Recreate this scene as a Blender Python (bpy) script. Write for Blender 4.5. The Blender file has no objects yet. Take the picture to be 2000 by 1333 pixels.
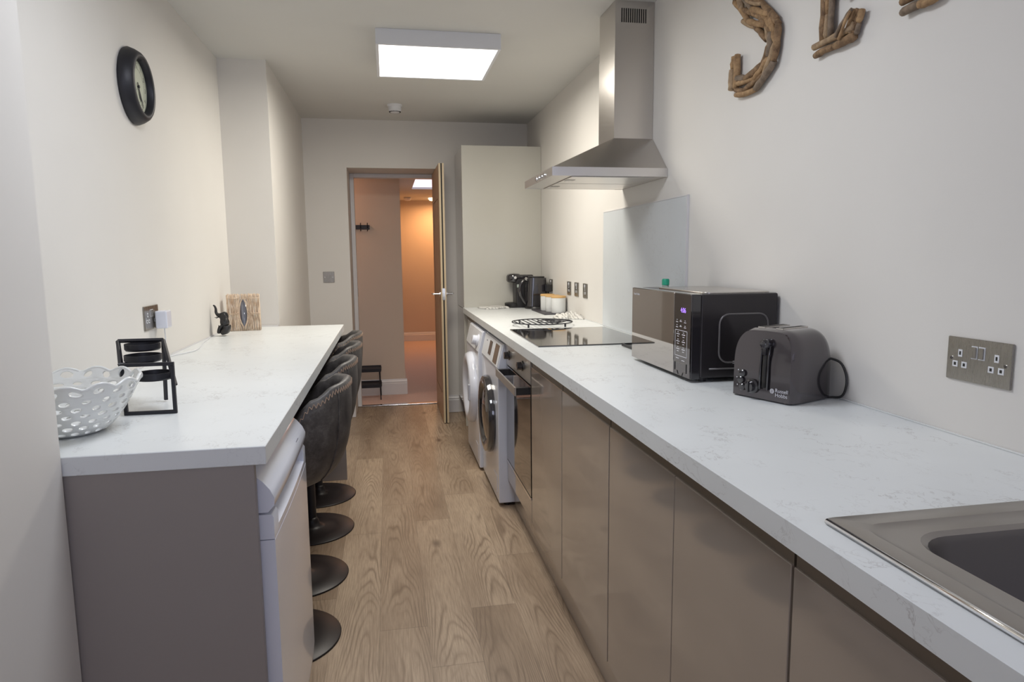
import bpy, bmesh, math, random
from mathutils import Vector, Matrix
random.seed(7)
PI = math.pi
S = bpy.context.scene
C = S.collection

# ------------------------------------------------------------------ camera, world, lights
cd = bpy.data.cameras.new('camera')
cam = bpy.data.objects.new('camera', cd); C.objects.link(cam); S.camera = cam
cd.sensor_width = 36.0; cd.lens = 1312.2 / 2000 * 36; cd.clip_start = 0.02; cd.clip_end = 60
def cam_matrix(yaw, pitch, roll, loc):
    f = Vector((math.sin(yaw)*math.cos(pitch), math.cos(yaw)*math.cos(pitch), -math.sin(pitch)))
    r = Vector((math.cos(yaw), -math.sin(yaw), 0)); d = f.cross(r)
    c, s = math.cos(roll), math.sin(roll)
    r2 = c*r - s*d; d2 = s*r + c*d
    M = Matrix((r2, -d2, -f)).transposed().to_4x4(); M.translation = loc
    return M
cam.matrix_world = cam_matrix(math.radians(10.405), math.radians(7.176), math.radians(-0.536), Vector((0, 0, 1.286)))

W = bpy.data.worlds.new('world'); S.world = W; W.use_nodes = True
W.node_tree.nodes['Background'].inputs[0].default_value = (0.80, 0.84, 1.0, 1)
W.node_tree.nodes['Background'].inputs[1].default_value = 1.1
S.view_settings.view_transform = 'Standard'; S.view_settings.look = 'None'
S.view_settings.gamma = 1; S.view_settings.exposure = 0.08
try: S.view_settings.use_curve_mapping = False
except Exception: pass
S.render.film_transparent = False
S.cycles.use_denoising = True
S.cycles.max_bounces = 8; S.cycles.diffuse_bounces = 5; S.cycles.glossy_bounces = 4
S.cycles.sample_clamp_indirect = 6

def area(name, loc, size, power, col, direction, size_y=None):
    l = bpy.data.lights.new(name, 'AREA'); l.energy = power; l.color = col
    l.shape = 'RECTANGLE'; l.size = size; l.size_y = size_y or size
    o = bpy.data.objects.new(name, l); C.objects.link(o); o.location = loc
    o.rotation_euler = Vector(direction).to_track_quat('-Z', 'Y').to_euler()
    return o
area('daylight_window', (0.35, -1.47, 1.62), 1.2, 11, (0.72, 0.76, 1.0), (0, 1, -0.12), 1.0)
area('led_panel_glow', (0.277, 3.6425, 2.268), 0.53, 23, (1.0, 0.94, 0.83), (0, 0, -1))
area('added_near_fill_glow', (0.02, 1.75, 2.268), 0.53, 11.3, (0.86, 0.91, 1.0), (0, 0, -1))  # added fill lamp, out of view, brightens the near end of the kitchen
area('hall_rooflight', (0.62, 8.1, 2.13), 0.5, 2.5, (0.85, 0.88, 1.0), (0, 0, -1), 1.1)
area('hall_lamp_glow', (0.75, 10.0, 2.08), 0.16, 12.5, (1.0, 0.50, 0.20), (0, 0, -1))
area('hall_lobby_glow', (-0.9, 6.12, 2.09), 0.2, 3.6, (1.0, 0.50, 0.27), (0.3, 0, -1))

# ------------------------------------------------------------------ material helpers
def mat(name, col=(0.8, 0.8, 0.8), rough=0.5, metal=0.0, emis=None, est=0.0, spec=None, coat=0.0, trans=0.0, ior=None):
    m = bpy.data.materials.new(name); m.use_nodes = True
    b = m.node_tree.nodes['Principled BSDF']
    b.inputs['Base Color'].default_value = (*col, 1); b.inputs['Roughness'].default_value = rough
    b.inputs['Metallic'].default_value = metal
    if emis: b.inputs['Emission Color'].default_value = (*emis, 1); b.inputs['Emission Strength'].default_value = est
    if spec is not None: b.inputs['Specular IOR Level'].default_value = spec
    if coat: b.inputs['Coat Weight'].default_value = coat; b.inputs['Coat Roughness'].default_value = 0.05
    if trans: b.inputs['Transmission Weight'].default_value = trans
    if ior: b.inputs['IOR'].default_value = ior
    return m
class N:
    def __init__(s, m): s.m = m; s.t = m.node_tree; s.b = s.t.nodes['Principled BSDF']
    def new(s, ty, **kw):
        n = s.t.nodes.new(ty)
        for k, v in kw.items(): setattr(n, k, v)
        return n
    def link(s, a, b): s.t.links.new(a, b)
    def setin(s, sock, v):
        if hasattr(v, 'is_output'): s.link(v, sock)
        else: sock.default_value = v
    def math(s, op, a, b=0.0, c=None):
        n = s.new('ShaderNodeMath', operation=op); s.setin(n.inputs[0], a); s.setin(n.inputs[1], b)
        if c is not None: s.setin(n.inputs[2], c)
        return n.outputs[0]
    def mix(s, f, a, b, mode='MIX'):
        n = s.new('ShaderNodeMix', data_type='RGBA', blend_type=mode); s.setin(n.inputs[0], f)
        s.setin(n.inputs[6], a if hasattr(a, 'is_output') else (*a, 1)); s.setin(n.inputs[7], b if hasattr(b, 'is_output') else (*b, 1))
        return n.outputs[2]
    def noise(s, vec, scale, detail=4, rough=0.5):
        n = s.new('ShaderNodeTexNoise'); n.inputs['Scale'].default_value = scale
        n.inputs['Detail'].default_value = detail; n.inputs['Roughness'].default_value = rough
        if vec is not None: s.link(vec, n.inputs['Vector'])
        return n.outputs[0]
    def ramp(s, f, stops):
        n = s.new('ShaderNodeValToRGB'); e = n.color_ramp.elements
        while len(e) < len(stops): e.new(0.5)
        for q, (p, c) in zip(e, stops): q.position = p; q.color = (*c, 1)
        s.link(f, n.inputs[0]); return n.outputs[0]
    def mapr(s, f, a, b, c, d):
        n = s.new('ShaderNodeMapRange'); s.setin(n.inputs[0], f)
        for i, v in enumerate((a, b, c, d)): n.inputs[i+1].default_value = v
        return n.outputs[0]
    def geo(s): return s.new('ShaderNodeNewGeometry').outputs['Position']
    def obj(s): return s.new('ShaderNodeTexCoord').outputs['Object']
    def scale(s, v, sc):
        n = s.new('ShaderNodeMapping'); s.link(v, n.inputs[0]); n.inputs['Scale'].default_value = sc; return n.outputs[0]
    def bump(s, h, st=0.2, dist=0.002):
        n = s.new('ShaderNodeBump'); n.inputs['Strength'].default_value = st; n.inputs['Distance'].default_value = dist
        s.link(h, n.inputs['Height']); s.link(n.outputs[0], s.b.inputs['Normal'])

def paint(name, col, rough=0.75):
    m = mat(name, col, rough); n = N(m); p = n.geo()
    c = n.mix(n.mapr(n.noise(p, 1.7, 3), .3, .7, 0, 1), tuple(v*0.975 for v in col), tuple(min(1, v*1.02) for v in col))
    n.link(c, n.b.inputs['Base Color']); n.bump(n.noise(p, 220, 2), 0.12, 0.0006)
    return m
M_wall = paint('wall_paint', (0.70, 0.678, 0.645))
M_ceil = paint('ceiling_paint', (0.64, 0.635, 0.61))
M_hall = paint('hall_paint', (0.58, 0.49, 0.41))
M_trimw = mat('white_gloss_trim', (0.66, 0.65, 0.66), 0.35)
M_white = mat('white_enamel', (0.71, 0.73, 0.81), 0.22, coat=0.4)
M_whitem = mat('white_plastic', (0.72, 0.73, 0.76), 0.4)

def floor_mat():
    m = mat('oak_effect_floor', (0.4, 0.3, 0.2), 0.42); n = N(m); p = n.geo()
    sx = n.new('ShaderNodeSeparateXYZ'); n.link(p, sx.inputs[0]); x, y = sx.outputs[0], sx.outputs[1]
    u = n.math('DIVIDE', n.math('ADD', x, 0.065), 0.165); row = n.math('FLOOR', u); fu = n.math('SUBTRACT', u, row)
    wn = n.new('ShaderNodeTexWhiteNoise', noise_dimensions='1D'); n.link(row, wn.inputs['W'])
    known = {-1: .67, 0: 1.025, 1: .78, 2: 1.116, 3: .317}
    off = None; hit = None
    for k, v in known.items():
        q = n.math('COMPARE', row, float(k), 0.1); w = n.math('MULTIPLY', q, v)
        off = w if off is None else n.math('ADD', off, w); hit = q if hit is None else n.math('ADD', hit, q)
    off = n.math('ADD', off, n.math('MULTIPLY', n.math('SUBTRACT', 1.0, hit), wn.outputs[0]))
    v_ = n.math('DIVIDE', n.math('SUBTRACT', y, off), 1.21); cv = n.math('FLOOR', v_); fv = n.math('SUBTRACT', v_, cv)
    cid = n.new('ShaderNodeCombineXYZ'); n.link(row, cid.inputs[0]); n.link(cv, cid.inputs[1])
    w2 = n.new('ShaderNodeTexWhiteNoise', noise_dimensions='3D'); n.link(cid.outputs[0], w2.inputs['Vector']); rnd = w2.outputs[0]
    # cathedral grain
    cx = n.math('SUBTRACT', fu, n.math('ADD', 0.3, n.math('MULTIPLY', rnd, 0.4)))
    dist = n.noise(n.scale(p, (4.5, 0.8, 1)), 1.2, 2, 0.45)
    g = n.math('ADD', n.math('ADD', n.math('MULTIPLY', n.math('MULTIPLY', cx, cx), 4.2), n.math('MULTIPLY', n.math('ADD', y, n.math('MULTIPLY', rnd, 7.0)), 1.1)), n.math('MULTIPLY', dist, 3.4))
    wv = n.math('ABSOLUTE', n.math('SINE', n.math('MULTIPLY', g, 15.0)))
    rings = n.mapr(wv, 0.0, 0.75, 1.0, 0.0)
    fine = n.noise(n.scale(p, (60, 2.4, 1)), 4.0, 4, 0.65)
    big = n.noise(n.scale(p, (5, 0.9, 1)), 1.6, 3)
    col = n.ramp(n.math('ADD', n.math('MULTIPLY', big, 0.7), n.math('MULTIPLY', rnd, 0.32)),
                 [(0.24, (0.26, 0.18, 0.118)), (0.5, (0.395, 0.29, 0.20)), (0.74, (0.52, 0.395, 0.28))])
    col = n.mix(n.math('MULTIPLY', rings, n.mapr(n.noise(n.scale(p, (3, 1, 1)), 2.5, 2), .40, .60, 0.10, 0.75)), col, (0.17, 0.112, 0.07))
    col = n.mix(n.mapr(fine, .40, .75, 0, .55), col, (0.155, 0.105, 0.066))
    vo = n.new('ShaderNodeTexVoronoi'); n.link(n.scale(p, (4.2, 2.0, 1)), vo.inputs['Vector']); vo.inputs['Scale'].default_value = 1.0
    col = n.mix(n.mapr(vo.outputs['Distance'], 0.03, 0.12, 0.75, 0), col, (0.09, 0.058, 0.038))
    jx = n.math('LESS_THAN', n.math('MINIMUM', fu, n.math('SUBTRACT', 1.0, fu)), 0.006)
    jy = n.math('LESS_THAN', n.math('MINIMUM', fv, n.math('SUBTRACT', 1.0, fv)), 0.0014)
    j = n.math('MAXIMUM', jx, jy)
    col = n.mix(n.math('MULTIPLY', j, 0.38), col, (0.07, 0.05, 0.035))
    n.link(col, n.b.inputs['Base Color'])
    n.link(n.mapr(fine, .3, .7, 0.36, 0.5), n.b.inputs['Roughness'])
    n.bump(n.math('ADD', n.math('MULTIPLY', fine, -0.6), n.math('MULTIPLY', j, -1.0)), 0.25, 0.001)
    return m
M_floor = floor_mat()

def marble(name, base, vein, dense=1.0):
    m = mat(name, base, 0.33); n = N(m); p = n.geo()
    d = n.noise(p, 2.2, 5, 0.6)
    add = n.new('ShaderNodeVectorMath', operation='ADD'); n.link(p, add.inputs[0])
    cm = n.new('ShaderNodeCombineXYZ'); n.link(n.math('MULTIPLY', d, .5), cm.inputs[0]); n.link(n.math('MULTIPLY', d, .7), cm.inputs[1]); n.link(d, cm.inputs[2]); n.link(cm.outputs[0], add.inputs[1])
    mp = n.new('ShaderNodeMapping'); n.link(add.outputs[0], mp.inputs[0]); mp.inputs['Rotation'].default_value = (0, 0, 0.7); mp.inputs['Scale'].default_value = (3.6, 1.5, 3.2)
    a = n.noise(mp.outputs[0], 1.9, 7, 0.62)
    ln = n.mapr(n.math('ABSOLUTE', n.math('SUBTRACT', a, 0.5)), 0.0, 0.009, 1, 0)
    msk = n.mapr(n.noise(p, 5.5, 3), .47, .60, 0, 1)
    b2 = n.noise(n.scale(p, (14, 6, 14)), 2.0, 6, .6)
    ln2 = n.mapr(n.math('ABSOLUTE', n.math('SUBTRACT', b2, 0.53)), 0.0, 0.009, 1, 0)
    msk2 = n.mapr(n.noise(p, 9.0, 2), .53, .64, 0, .8)
    cloud = n.mix(n.mapr(n.noise(p, 3.5, 4), .3, .7, 0, 1), tuple(v*.955 for v in base), base)
    f = n.math('MULTIPLY', n.math('MAXIMUM', n.math('MULTIPLY', ln, msk), n.math('MULTIPLY', ln2, msk2)), 0.46*dense)
    n.link(n.mix(f, cloud, vein), n.b.inputs['Base Color']); return m
M_top = marble('white_marble_laminate', (0.76, 0.785, 0.79), (0.20, 0.165, 0.15))
M_splash = marble('pale_grey_marble', (0.62, 0.655, 0.68), (0.42, 0.42, 0.43), 0.7)

M_panel = mat('cashmere_matt_panel', (0.30, 0.268, 0.252), 0.45)
M_gloss = mat('cashmere_gloss_door', (0.36, 0.31, 0.265), 0.10, coat=0.8)
M_tallg = mat('cream_grey_gloss_panel', (0.50, 0.485, 0.435), 0.18, coat=0.3)
M_rail = mat('bronze_handle_rail', (0.20, 0.165, 0.13), 0.35, 0.4)
M_dark = mat('dark_gap', (0.02, 0.018, 0.016), 0.7)

def brushed(name, col, rough, axis=(1, 1, 60)):
    m = mat(name, col, rough, 1.0); n = N(m); o = n.obj()
    f = n.noise(n.scale(o, axis), 18.0, 3)
    n.link(n.mapr(f, .3, .7, rough*0.92, rough*1.1), n.b.inputs['Roughness'])
    c = n.mix(n.mapr(f, .3, .7, 0, 1), tuple(v*.985 for v in col), col); n.link(c, n.b.inputs['Base Color'])
    return m
M_steel = brushed('brushed_steel', (0.62, 0.59, 0.56), 0.24)
M_steelh = brushed('brushed_steel_lip', (0.68, 0.66, 0.64), 0.33, (1, 60, 1))
M_sink = mat('sink_steel', (0.40, 0.375, 0.35), 0.34, 1.0)
M_chrome = mat('chrome', (0.80, 0.80, 0.81), 0.10, 1.0)
M_plate = brushed('brushed_nickel_plate', (0.36, 0.34, 0.31), 0.28, (60, 60, 2))
M_blackgl = mat('black_glass', (0.012, 0.011, 0.012), 0.04, coat=0.8, ior=2.0)
M_black = mat('black_plastic', (0.018, 0.017, 0.018), 0.38)
M_blackg = mat('gloss_black_plastic', (0.022, 0.020, 0.023), 0.10, coat=1.0)
M_blackm = mat('black_metal', (0.022, 0.022, 0.028), 0.45, 0.3)
M_brown = mat('bronze_black_base', (0.014, 0.010, 0.011), 0.40, 0.2)
M_mirror = mat('mirror_glass', (0.47, 0.44, 0.425), 0.03, 1.0)
M_mwside = mat('grey_black_painted_steel', (0.036, 0.032, 0.034), 0.20, 0.3)
M_led = mat('led_diffuser', (0.9, 0.9, 0.9), 0.5, emis=(1, 0.99, 0.97), est=2.2)
M_sky = mat('rooflight_pane', (0.8, 0.8, 0.9), 0.3, emis=(0.83, 0.82, 1.0), est=1.0)
M_lamp = mat('warm_lamp_glass', (0.9, 0.8, 0.6), 0.4, emis=(1.0, 0.80, 0.50), est=3.0)
M_oak = mat('oak_veneer', (0.45, 0.28, 0.15), 0.4)
_n = N(M_oak); _g = _n.noise(_n.scale(_n.obj(), (40, 40, 1.6)), 3.0, 4)
_n.link(_n.ramp(_g, [(0.3, (0.40, 0.22, 0.12)), (0.7, (0.56, 0.36, 0.21))]), _n.b.inputs['Base Color'])
M_oakedge = mat('pale_oak_lipping', (0.58, 0.46, 0.30), 0.45)
M_carpet = mat('pink_beige_carpet', (0.46, 0.30, 0.24), 0.95)
_n = N(M_carpet); _f = _n.noise(_n.geo(), 90, 3); _n.link(_n.mix(_f, (0.50, 0.36, 0.31), (0.68, 0.50, 0.44)), _n.b.inputs['Base Color']); _n.bump(_f, 0.6, 0.004)
def leather():
    m = mat('charcoal_leather', (0.03, 0.028, 0.027), 0.48); n = N(m); o = n.obj()
    f = n.noise(o, 22, 8, .75); g = n.noise(o, 240, 2)
    n.link(n.ramp(f, [(0.30, (0.034, 0.030, 0.029)), (0.52, (0.080, 0.072, 0.068)), (0.75, (0.17, 0.155, 0.145))]), n.b.inputs['Base Color'])
    n.link(n.mapr(f, .3, .7, .40, .60), n.b.inputs['Roughness']); n.bump(g, 0.3, 0.0008); return m
M_leather = leather()
M_thread = mat('tan_thread', (0.42, 0.30, 0.22), 0.8)
def wood(name, a, b, sc=(8, 8, 8)):
    m = mat(name, a, 0.8); n = N(m); f = n.noise(n.scale(n.obj(), sc), 6, 5, .7)
    n.link(n.ramp(f, [(0.32, a), (0.68, b)]), n.b.inputs['Base Color']); n.bump(f, .5, .003); return m
M_drift = [wood('driftwood_brown', (0.10, 0.055, 0.028), (0.33, 0.205, 0.105)), wood('driftwood_pale', (0.22, 0.145, 0.085), (0.45, 0.32, 0.19)),
           wood('driftwood_tan', (0.20, 0.115, 0.055), (0.44, 0.28, 0.14)), wood('driftwood_grey', (0.13, 0.095, 0.065), (0.27, 0.20, 0.14))]
M_rattan = wood('peeled_willow', (0.58, 0.42, 0.30), (0.82, 0.68, 0.53))
M_bamboo = mat('bamboo_lid', (0.62, 0.38, 0.15), 0.45)
M_ceramic = mat('white_ceramic', (0.72, 0.73, 0.72), 0.25, coat=0.3)
M_dial = mat('clock_dial', (0.46, 0.48, 0.38), 0.6)
M_green = mat('green_cap', (0.01, 0.33, 0.20), 0.35)
M_soap = mat('clear_soap', (0.75, 0.85, 0.80), 0.1, trans=0.6)
M_purple = mat('violet_digits', (0.4, 0.2, 0.9), 0.5, emis=(0.45, 0.25, 1.0), est=.9)
M_legend = mat('pale_print', (0.62, 0.62, 0.66), 0.5)
M_greyprint = mat('grey_print', (0.20, 0.20, 0.24), 0.5)
M_chevron = mat('grey_enamel_shade', (0.42, 0.43, 0.48), 0.3)
def towel_mat():
    m = mat('striped_tea_towel', (0.6, 0.6, 0.58), 0.9); n = N(m); o = n.obj()
    sx = n.new('ShaderNodeSeparateXYZ'); n.link(o, sx.inputs[0])
    f = n.math('ABSOLUTE', n.math('SINE', n.math('MULTIPLY', n.math('ADD', sx.outputs[0], n.math('MULTIPLY', sx.outputs[1], .4)), 150)))
    n.link(n.mix(n.mapr(f, .0, .32, 1, 0), (0.66, 0.65, 0.62), (0.05, 0.05, 0.05)), n.b.inputs['Base Color']); return m
M_towel = towel_mat()

# ------------------------------------------------------------------ mesh helpers
def box(bm, x0, x1, y0, y1, z0, z1, mi=0):
    v = [bm.verts.new(p) for p in ((x0,y0,z0),(x1,y0,z0),(x1,y1,z0),(x0,y1,z0),(x0,y0,z1),(x1,y0,z1),(x1,y1,z1),(x0,y1,z1))]
    for f in ((3,2,1,0),(4,5,6,7),(0,1,5,4),(1,2,6,5),(2,3,7,6),(3,0,4,7)):
        q = bm.faces.new([v[i] for i in f]); q.material_index = mi
def frame_of(d):
    d = d.normalized(); a = Vector((0, 0, 1)) if abs(d.z) < 0.9 else Vector((1, 0, 0))
    u = d.cross(a).normalized(); return u, u.cross(d).normalized()
def cyl(bm, p0, p1, r0, r1=None, n=16, cap=True, jit=0.0):
    p0, p1 = Vector(p0), Vector(p1); r1 = r0 if r1 is None else r1
    u, w = frame_of(p1-p0); A, B = [], []
    for i in range(n):
        a = 2*PI*i/n; d = u*math.cos(a)+w*math.sin(a); k = 1+jit*(random.random()-.5)
        A.append(bm.verts.new(p0+d*r0*k)); B.append(bm.verts.new(p1+d*r1*k))
    for i in range(n): bm.faces.new((A[i], A[(i+1) % n], B[(i+1) % n], B[i]))
    if cap: bm.faces.new(A[::-1]); bm.faces.new(B)
def tube(bm, pts, r, n=8, closed=False, radii=None):
    pts = [Vector(p) for p in pts]; m = len(pts); rings = []
    up = None
    for i, p in enumerate(pts):
        if closed: t = pts[(i+1) % m]-pts[i-1]
        else: t = pts[min(i+1, m-1)]-pts[max(i-1, 0)]
        t.normalize()
        if up is None: u, w = frame_of(t)
        else:
            u = (up - t*up.dot(t))
            u = u.normalized() if u.length > 1e-6 else frame_of(t)[0]
            w = t.cross(u)
        up = u; w = t.cross(u); rr = radii[i] if radii else r
        rings.append([bm.verts.new(p+(u*math.cos(2*PI*k/n)+w*math.sin(2*PI*k/n))*rr) for k in range(n)])
    rng = m if closed else m-1
    for i in range(rng):
        a, b = rings[i], rings[(i+1) % m]
        for k in range(n): bm.faces.new((a[k], a[(k+1) % n], b[(k+1) % n], b[k]))
    if not closed: bm.faces.new(rings[0][::-1]); bm.faces.new(rings[-1])
def lathe(bm, prof, n=32, T=Matrix(), cap=True):
    rings = []
    for r, z in prof:
        rings.append([bm.verts.new(T @ Vector((r*math.cos(2*PI*i/n), r*math.sin(2*PI*i/n), z))) for i in range(n)] if r > 1e-6 else [bm.verts.new(T @ Vector((0, 0, z)))])
    for a, b in zip(rings, rings[1:]):
        for i in range(n):
            j = (i+1) % n
            if len(a) == 1 and len(b) == 1: continue
            if len(a) == 1: bm.faces.new((a[0], b[j], b[i]))
            elif len(b) == 1: bm.faces.new((a[i], a[j], b[0]))
            else: bm.faces.new((a[i], a[j], b[j], b[i]))
    if cap and len(rings[0]) > 1: bm.faces.new(rings[0][::-1])
    if cap and len(rings[-1]) > 1: bm.faces.new(rings[-1])
def prism(bm, poly, axis, d0, d1):
    # poly in the two remaining axes (x,y / x,z / y,z) extruded along axis
    def P(a, b, d): return {'X': (d, a, b), 'Y': (a, d, b), 'Z': (a, b, d)}[axis]
    A = [bm.verts.new(P(a, b, d0)) for a, b in poly]; B = [bm.verts.new(P(a, b, d1)) for a, b in poly]
    n = len(poly)
    for i in range(n): bm.faces.new((A[i], A[(i+1) % n], B[(i+1) % n], B[i]))
    bm.faces.new(A[::-1]); bm.faces.new(B)
def rrect(x0, x1, y0, y1, r, k=5):
    out = []
    for cx, cy, a0 in ((x1-r, y1-r, 0), (x0+r, y1-r, PI/2), (x0+r, y0+r, PI), (x1-r, y0+r, 1.5*PI)):
        for i in range(k+1): a = a0+PI/2*i/k; out.append((cx+r*math.cos(a), cy+r*math.sin(a)))
    return out
AX = {'x': Matrix.Rotation(PI/2, 4, 'Y'), '-x': Matrix.Rotation(-PI/2, 4, 'Y'), 'y': Matrix.Rotation(-PI/2, 4, 'X')}
def obj(name, bm, m, parent=None, bevel=0.0, smooth=False, seg=2, label=None):
    bmesh.ops.recalc_face_normals(bm, faces=bm.faces)
    me = bpy.data.meshes.new(name); bm.to_mesh(me); bm.free()
    for x in (m if isinstance(m, (list, tuple)) else [m]): me.materials.append(x)
    if smooth:
        for p in me.polygons: p.use_smooth = True
    o = bpy.data.objects.new(name, me); C.objects.link(o)
    if parent: o.parent = parent
    if bevel:
        b = o.modifiers.new('bevel', 'BEVEL'); b.width = bevel; b.segments = seg; b.limit_method = 'ANGLE'; b.angle_limit = 0.6
        if smooth is False and seg > 1:
            for p in me.polygons: p.use_smooth = True
            try: b.harden_normals = True
            except Exception: pass
    if label: o['label'] = label
    return o
def smooth_by_angle(o, ang=0.6):
    me = o.data
    for p in me.polygons: p.use_smooth = True
    bm = bmesh.new(); bm.from_mesh(me)
    for e in bm.edges:
        if len(e.link_faces) == 2 and e.calc_face_angle(0) > ang: e.smooth = False
    bm.to_mesh(me); bm.free(); return o
def thing(name, label, cat, loc=(0, 0, 0), rz=0.0, group=None):
    o = bpy.data.objects.new(name, None); C.objects.link(o); o.empty_display_size = 0.1
    o.location = loc; o.rotation_euler = (0, 0, rz); o['label'] = label; o['category'] = cat
    if group: o['group'] = group
    return o
def tag(o, label, cat, group=None):
    o['label'] = label; o['category'] = cat
    if group: o['group'] = group
    return o
def struct(name, bm, m, bevel=0.0, parent=None, label=None):
    o = obj(name, bm, m, parent, bevel)
    if not parent: o['kind'] = 'structure'
    if label: o['label'] = label
    return o
def bx(*a):
    bm = bmesh.new(); box(bm, *a); return bm
def boxes(*l):
    bm = bmesh.new()
    for a in l: box(bm, *a)
    return bm
def each(name, lst, m, parent, bevel=0.0):
    return [obj(name, bx(*a), m, parent, bevel, seg=1) for a in lst]
def text_mesh(txt, size, M, name, m, parent, extrude=0.0002, align='LEFT', bold=0.0, spacing=1.0):
    cu = bpy.data.curves.new(name, 'FONT'); cu.body = txt; cu.size = size; cu.extrude = extrude; cu.align_x = align; cu.offset = bold
    cu.space_line = spacing
    t = bpy.data.objects.new(name+'_tmp', cu); C.objects.link(t)
    dg = bpy.context.evaluated_depsgraph_get()
    me = bpy.data.meshes.new_from_object(t.evaluated_get(dg)); bpy.data.objects.remove(t)
    me.transform(M); me.materials.clear(); me.materials.append(m); me.name = name
    o = bpy.data.objects.new(name, me); C.objects.link(o); o.parent = parent
    return o
def basis(o, x, y, z):  # text axes -> world/local
    M = Matrix((Vector(x), Vector(y), Vector(z))).transposed().to_4x4(); M.translation = Vector(o); return M
def dup(root, loc, rz=None, label=None):
    r = root.copy(); C.objects.link(r); r.location = loc
    if rz is not None: r.rotation_euler = (0, 0, rz)
    if label: r['label'] = label
    for ch in list(root.children):
        c = ch.copy(); C.objects.link(c); c.parent = r
        for g in ch.children:
            d = g.copy(); C.objects.link(d); d.parent = c
    return r

XR, XL, ZC, YF = 1.15, -0.86, 2.35, 5.5     # right wall, left wall, ceiling, far wall
WT = 0.91
# ------------------------------------------------------------------ the room shell
struct('floor', bx(-1.0, 1.35, -1.5, 5.875, -0.06, 0.0), M_floor)
struct('floor_hall', bx(-1.5, 1.35, 5.885, 10.6, -0.06, 0.002), M_carpet)
struct('wall_right', bx(XR, XR+0.15, -1.5, YF, 0, ZC), M_wall)
struct('wall_left', bx(XL-0.14, XL, 1.39, 3.96, 0, ZC), M_wall)
struct('wall_pier', bx(XL-0.14, -0.628, -1.5, 1.388, 0, ZC), M_wall)
struct('wall_chimney_breast', bx(XL-0.14, -0.61, 3.96, YF, 0, ZC), M_wall)
DX0, DX1, DZ = -0.287, 0.44, 1.985
struct('wall_far', boxes((XL-0.14, DX0, YF, 5.95, 0, ZC), (DX1, XR+0.15, YF, 5.95, 0, ZC), (DX0, DX1, YF, 5.95, DZ, ZC)), M_wall)
struct('wall_behind', boxes((XL-0.14, -0.30, -1.6, -1.5, 0, ZC), (1.0, XR+0.15, -1.6, -1.5, 0, ZC), (-0.30, 1.0, -1.6, -1.5, 0, 1.1), (-0.30, 1.0, -1.6, -1.5, 2.15, ZC)), M_wall)
struct('ceiling', bx(XL-0.14, XR+0.15, -1.6, 5.95, ZC, ZC+0.1), M_ceil)
wf = struct('window_1', boxes((-0.30, -0.25, -1.58, -1.52, 1.1, 2.15), (0.95, 1.0, -1.58, -1.52, 1.1, 2.15), (-0.25, 0.95, -1.58, -1.52, 1.1, 1.15), (-0.25, 0.95, -1.58, -1.52, 2.10, 2.15), (0.33, 0.37, -1.58, -1.52, 1.15, 2.10)), M_trimw)
# hall beyond the door
struct('wall_hall_near', bx(-1.5, 0.134, 6.345, 10.42, 0.003, 2.139), M_hall)
struct('wall_hall_far', bx(0.1, 1.35, 10.42, 10.5, 0.003, 2.3), M_hall)
struct('wall_hall_right', bx(1.2, 1.35, 5.955, 10.42, 0.003, 2.139), M_hall)
struct('wall_hall_left', bx(-1.5, -1.4, 5.955, 6.34, 0.003, 2.139), M_hall)
struct('ceiling_hall', boxes((-1.5, 1.35, 5.955, 7.5, 2.14, 2.24), (-1.5, 0.335, 7.5, 8.72, 2.14, 2.24), (0.90, 1.35, 7.5, 8.72, 2.14, 2.24), (-1.5, 1.35, 8.72, 10.5, 2.14, 2.24)), M_ceil)
struct('window_2', bx(0.335, 0.90, 7.5, 8.72, 2.165, 2.18), M_sky, label='bright square rooflight set in the hall ceiling')
def skirt(name, p0, p1, nrm, h=0.145, d=0.018, m=M_trimw):
    # profile swept along the wall foot
    prof = [(0, 0.003), (d, 0.003), (d, h*0.72), (d*0.75, h*0.76), (d*0.8, h*0.84), (d*0.45, h*0.92), (d*0.3, h), (0, h)]
    bm = bmesh.new(); nx, ny = nrm
    A = [bm.verts.new((p0[0]+nx*a, p0[1]+ny*a, b)) for a, b in prof]; B = [bm.verts.new((p1[0]+nx*a, p1[1]+ny*a, b)) for a, b in prof]
    for i in range(len(prof)): bm.faces.new((A[i], A[(i+1) % 8], B[(i+1) % 8], B[i]))
    bm.faces.new(A[::-1]); bm.faces.new(B)
    return struct(name, bm, m)
skirt('baseboard_far', (0.443, 5.498), (0.553, 5.498), (0, -1))
skirt('baseboard_far_left', (-0.60, 5.498), (-0.290, 5.498), (0, -1))
skirt('baseboard_breast', (-0.608, 3.96), (-0.608, 5.495), (1, 0))
skirt('baseboard_hall_near', (-1.38, 6.343), (0.152, 6.343), (0, -1), 0.15)
skirt('baseboard_hall_corner', (0.136, 6.345), (0.136, 10.40), (1, 0), 0.15)
skirt('baseboard_hall_far', (0.16, 10.418), (1.19, 10.418), (0, -1), 0.14)
# white door frame set at the back of the deep reveal
struct('door_1', boxes((DX0+0.001, DX0+0.034, 5.862, 5.948, 0.001, DZ-0.001), (DX1-0.034, DX1-0.001, 5.862, 5.948, 0.001, DZ-0.001), (DX0+0.034, DX1-0.034, 5.862, 5.948, DZ-0.034, DZ-0.001)), M_trimw, 0.003, label='white painted frame of the doorway to the hall')
o = obj('strike_plate', bx(DX0+0.034, DX0+0.036, 5.875, 5.9, 0.96, 1.03), M_plate, None); o.parent = bpy.data.objects['door_1']
tag(obj('threshold_strip', bx(DX0+0.002, DX1-0.002, 5.85, 5.90, 0.003, 0.010), M_chrome, None, 0.003), 'silver metal threshold strip across the doorway floor', 'threshold strip')

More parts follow.
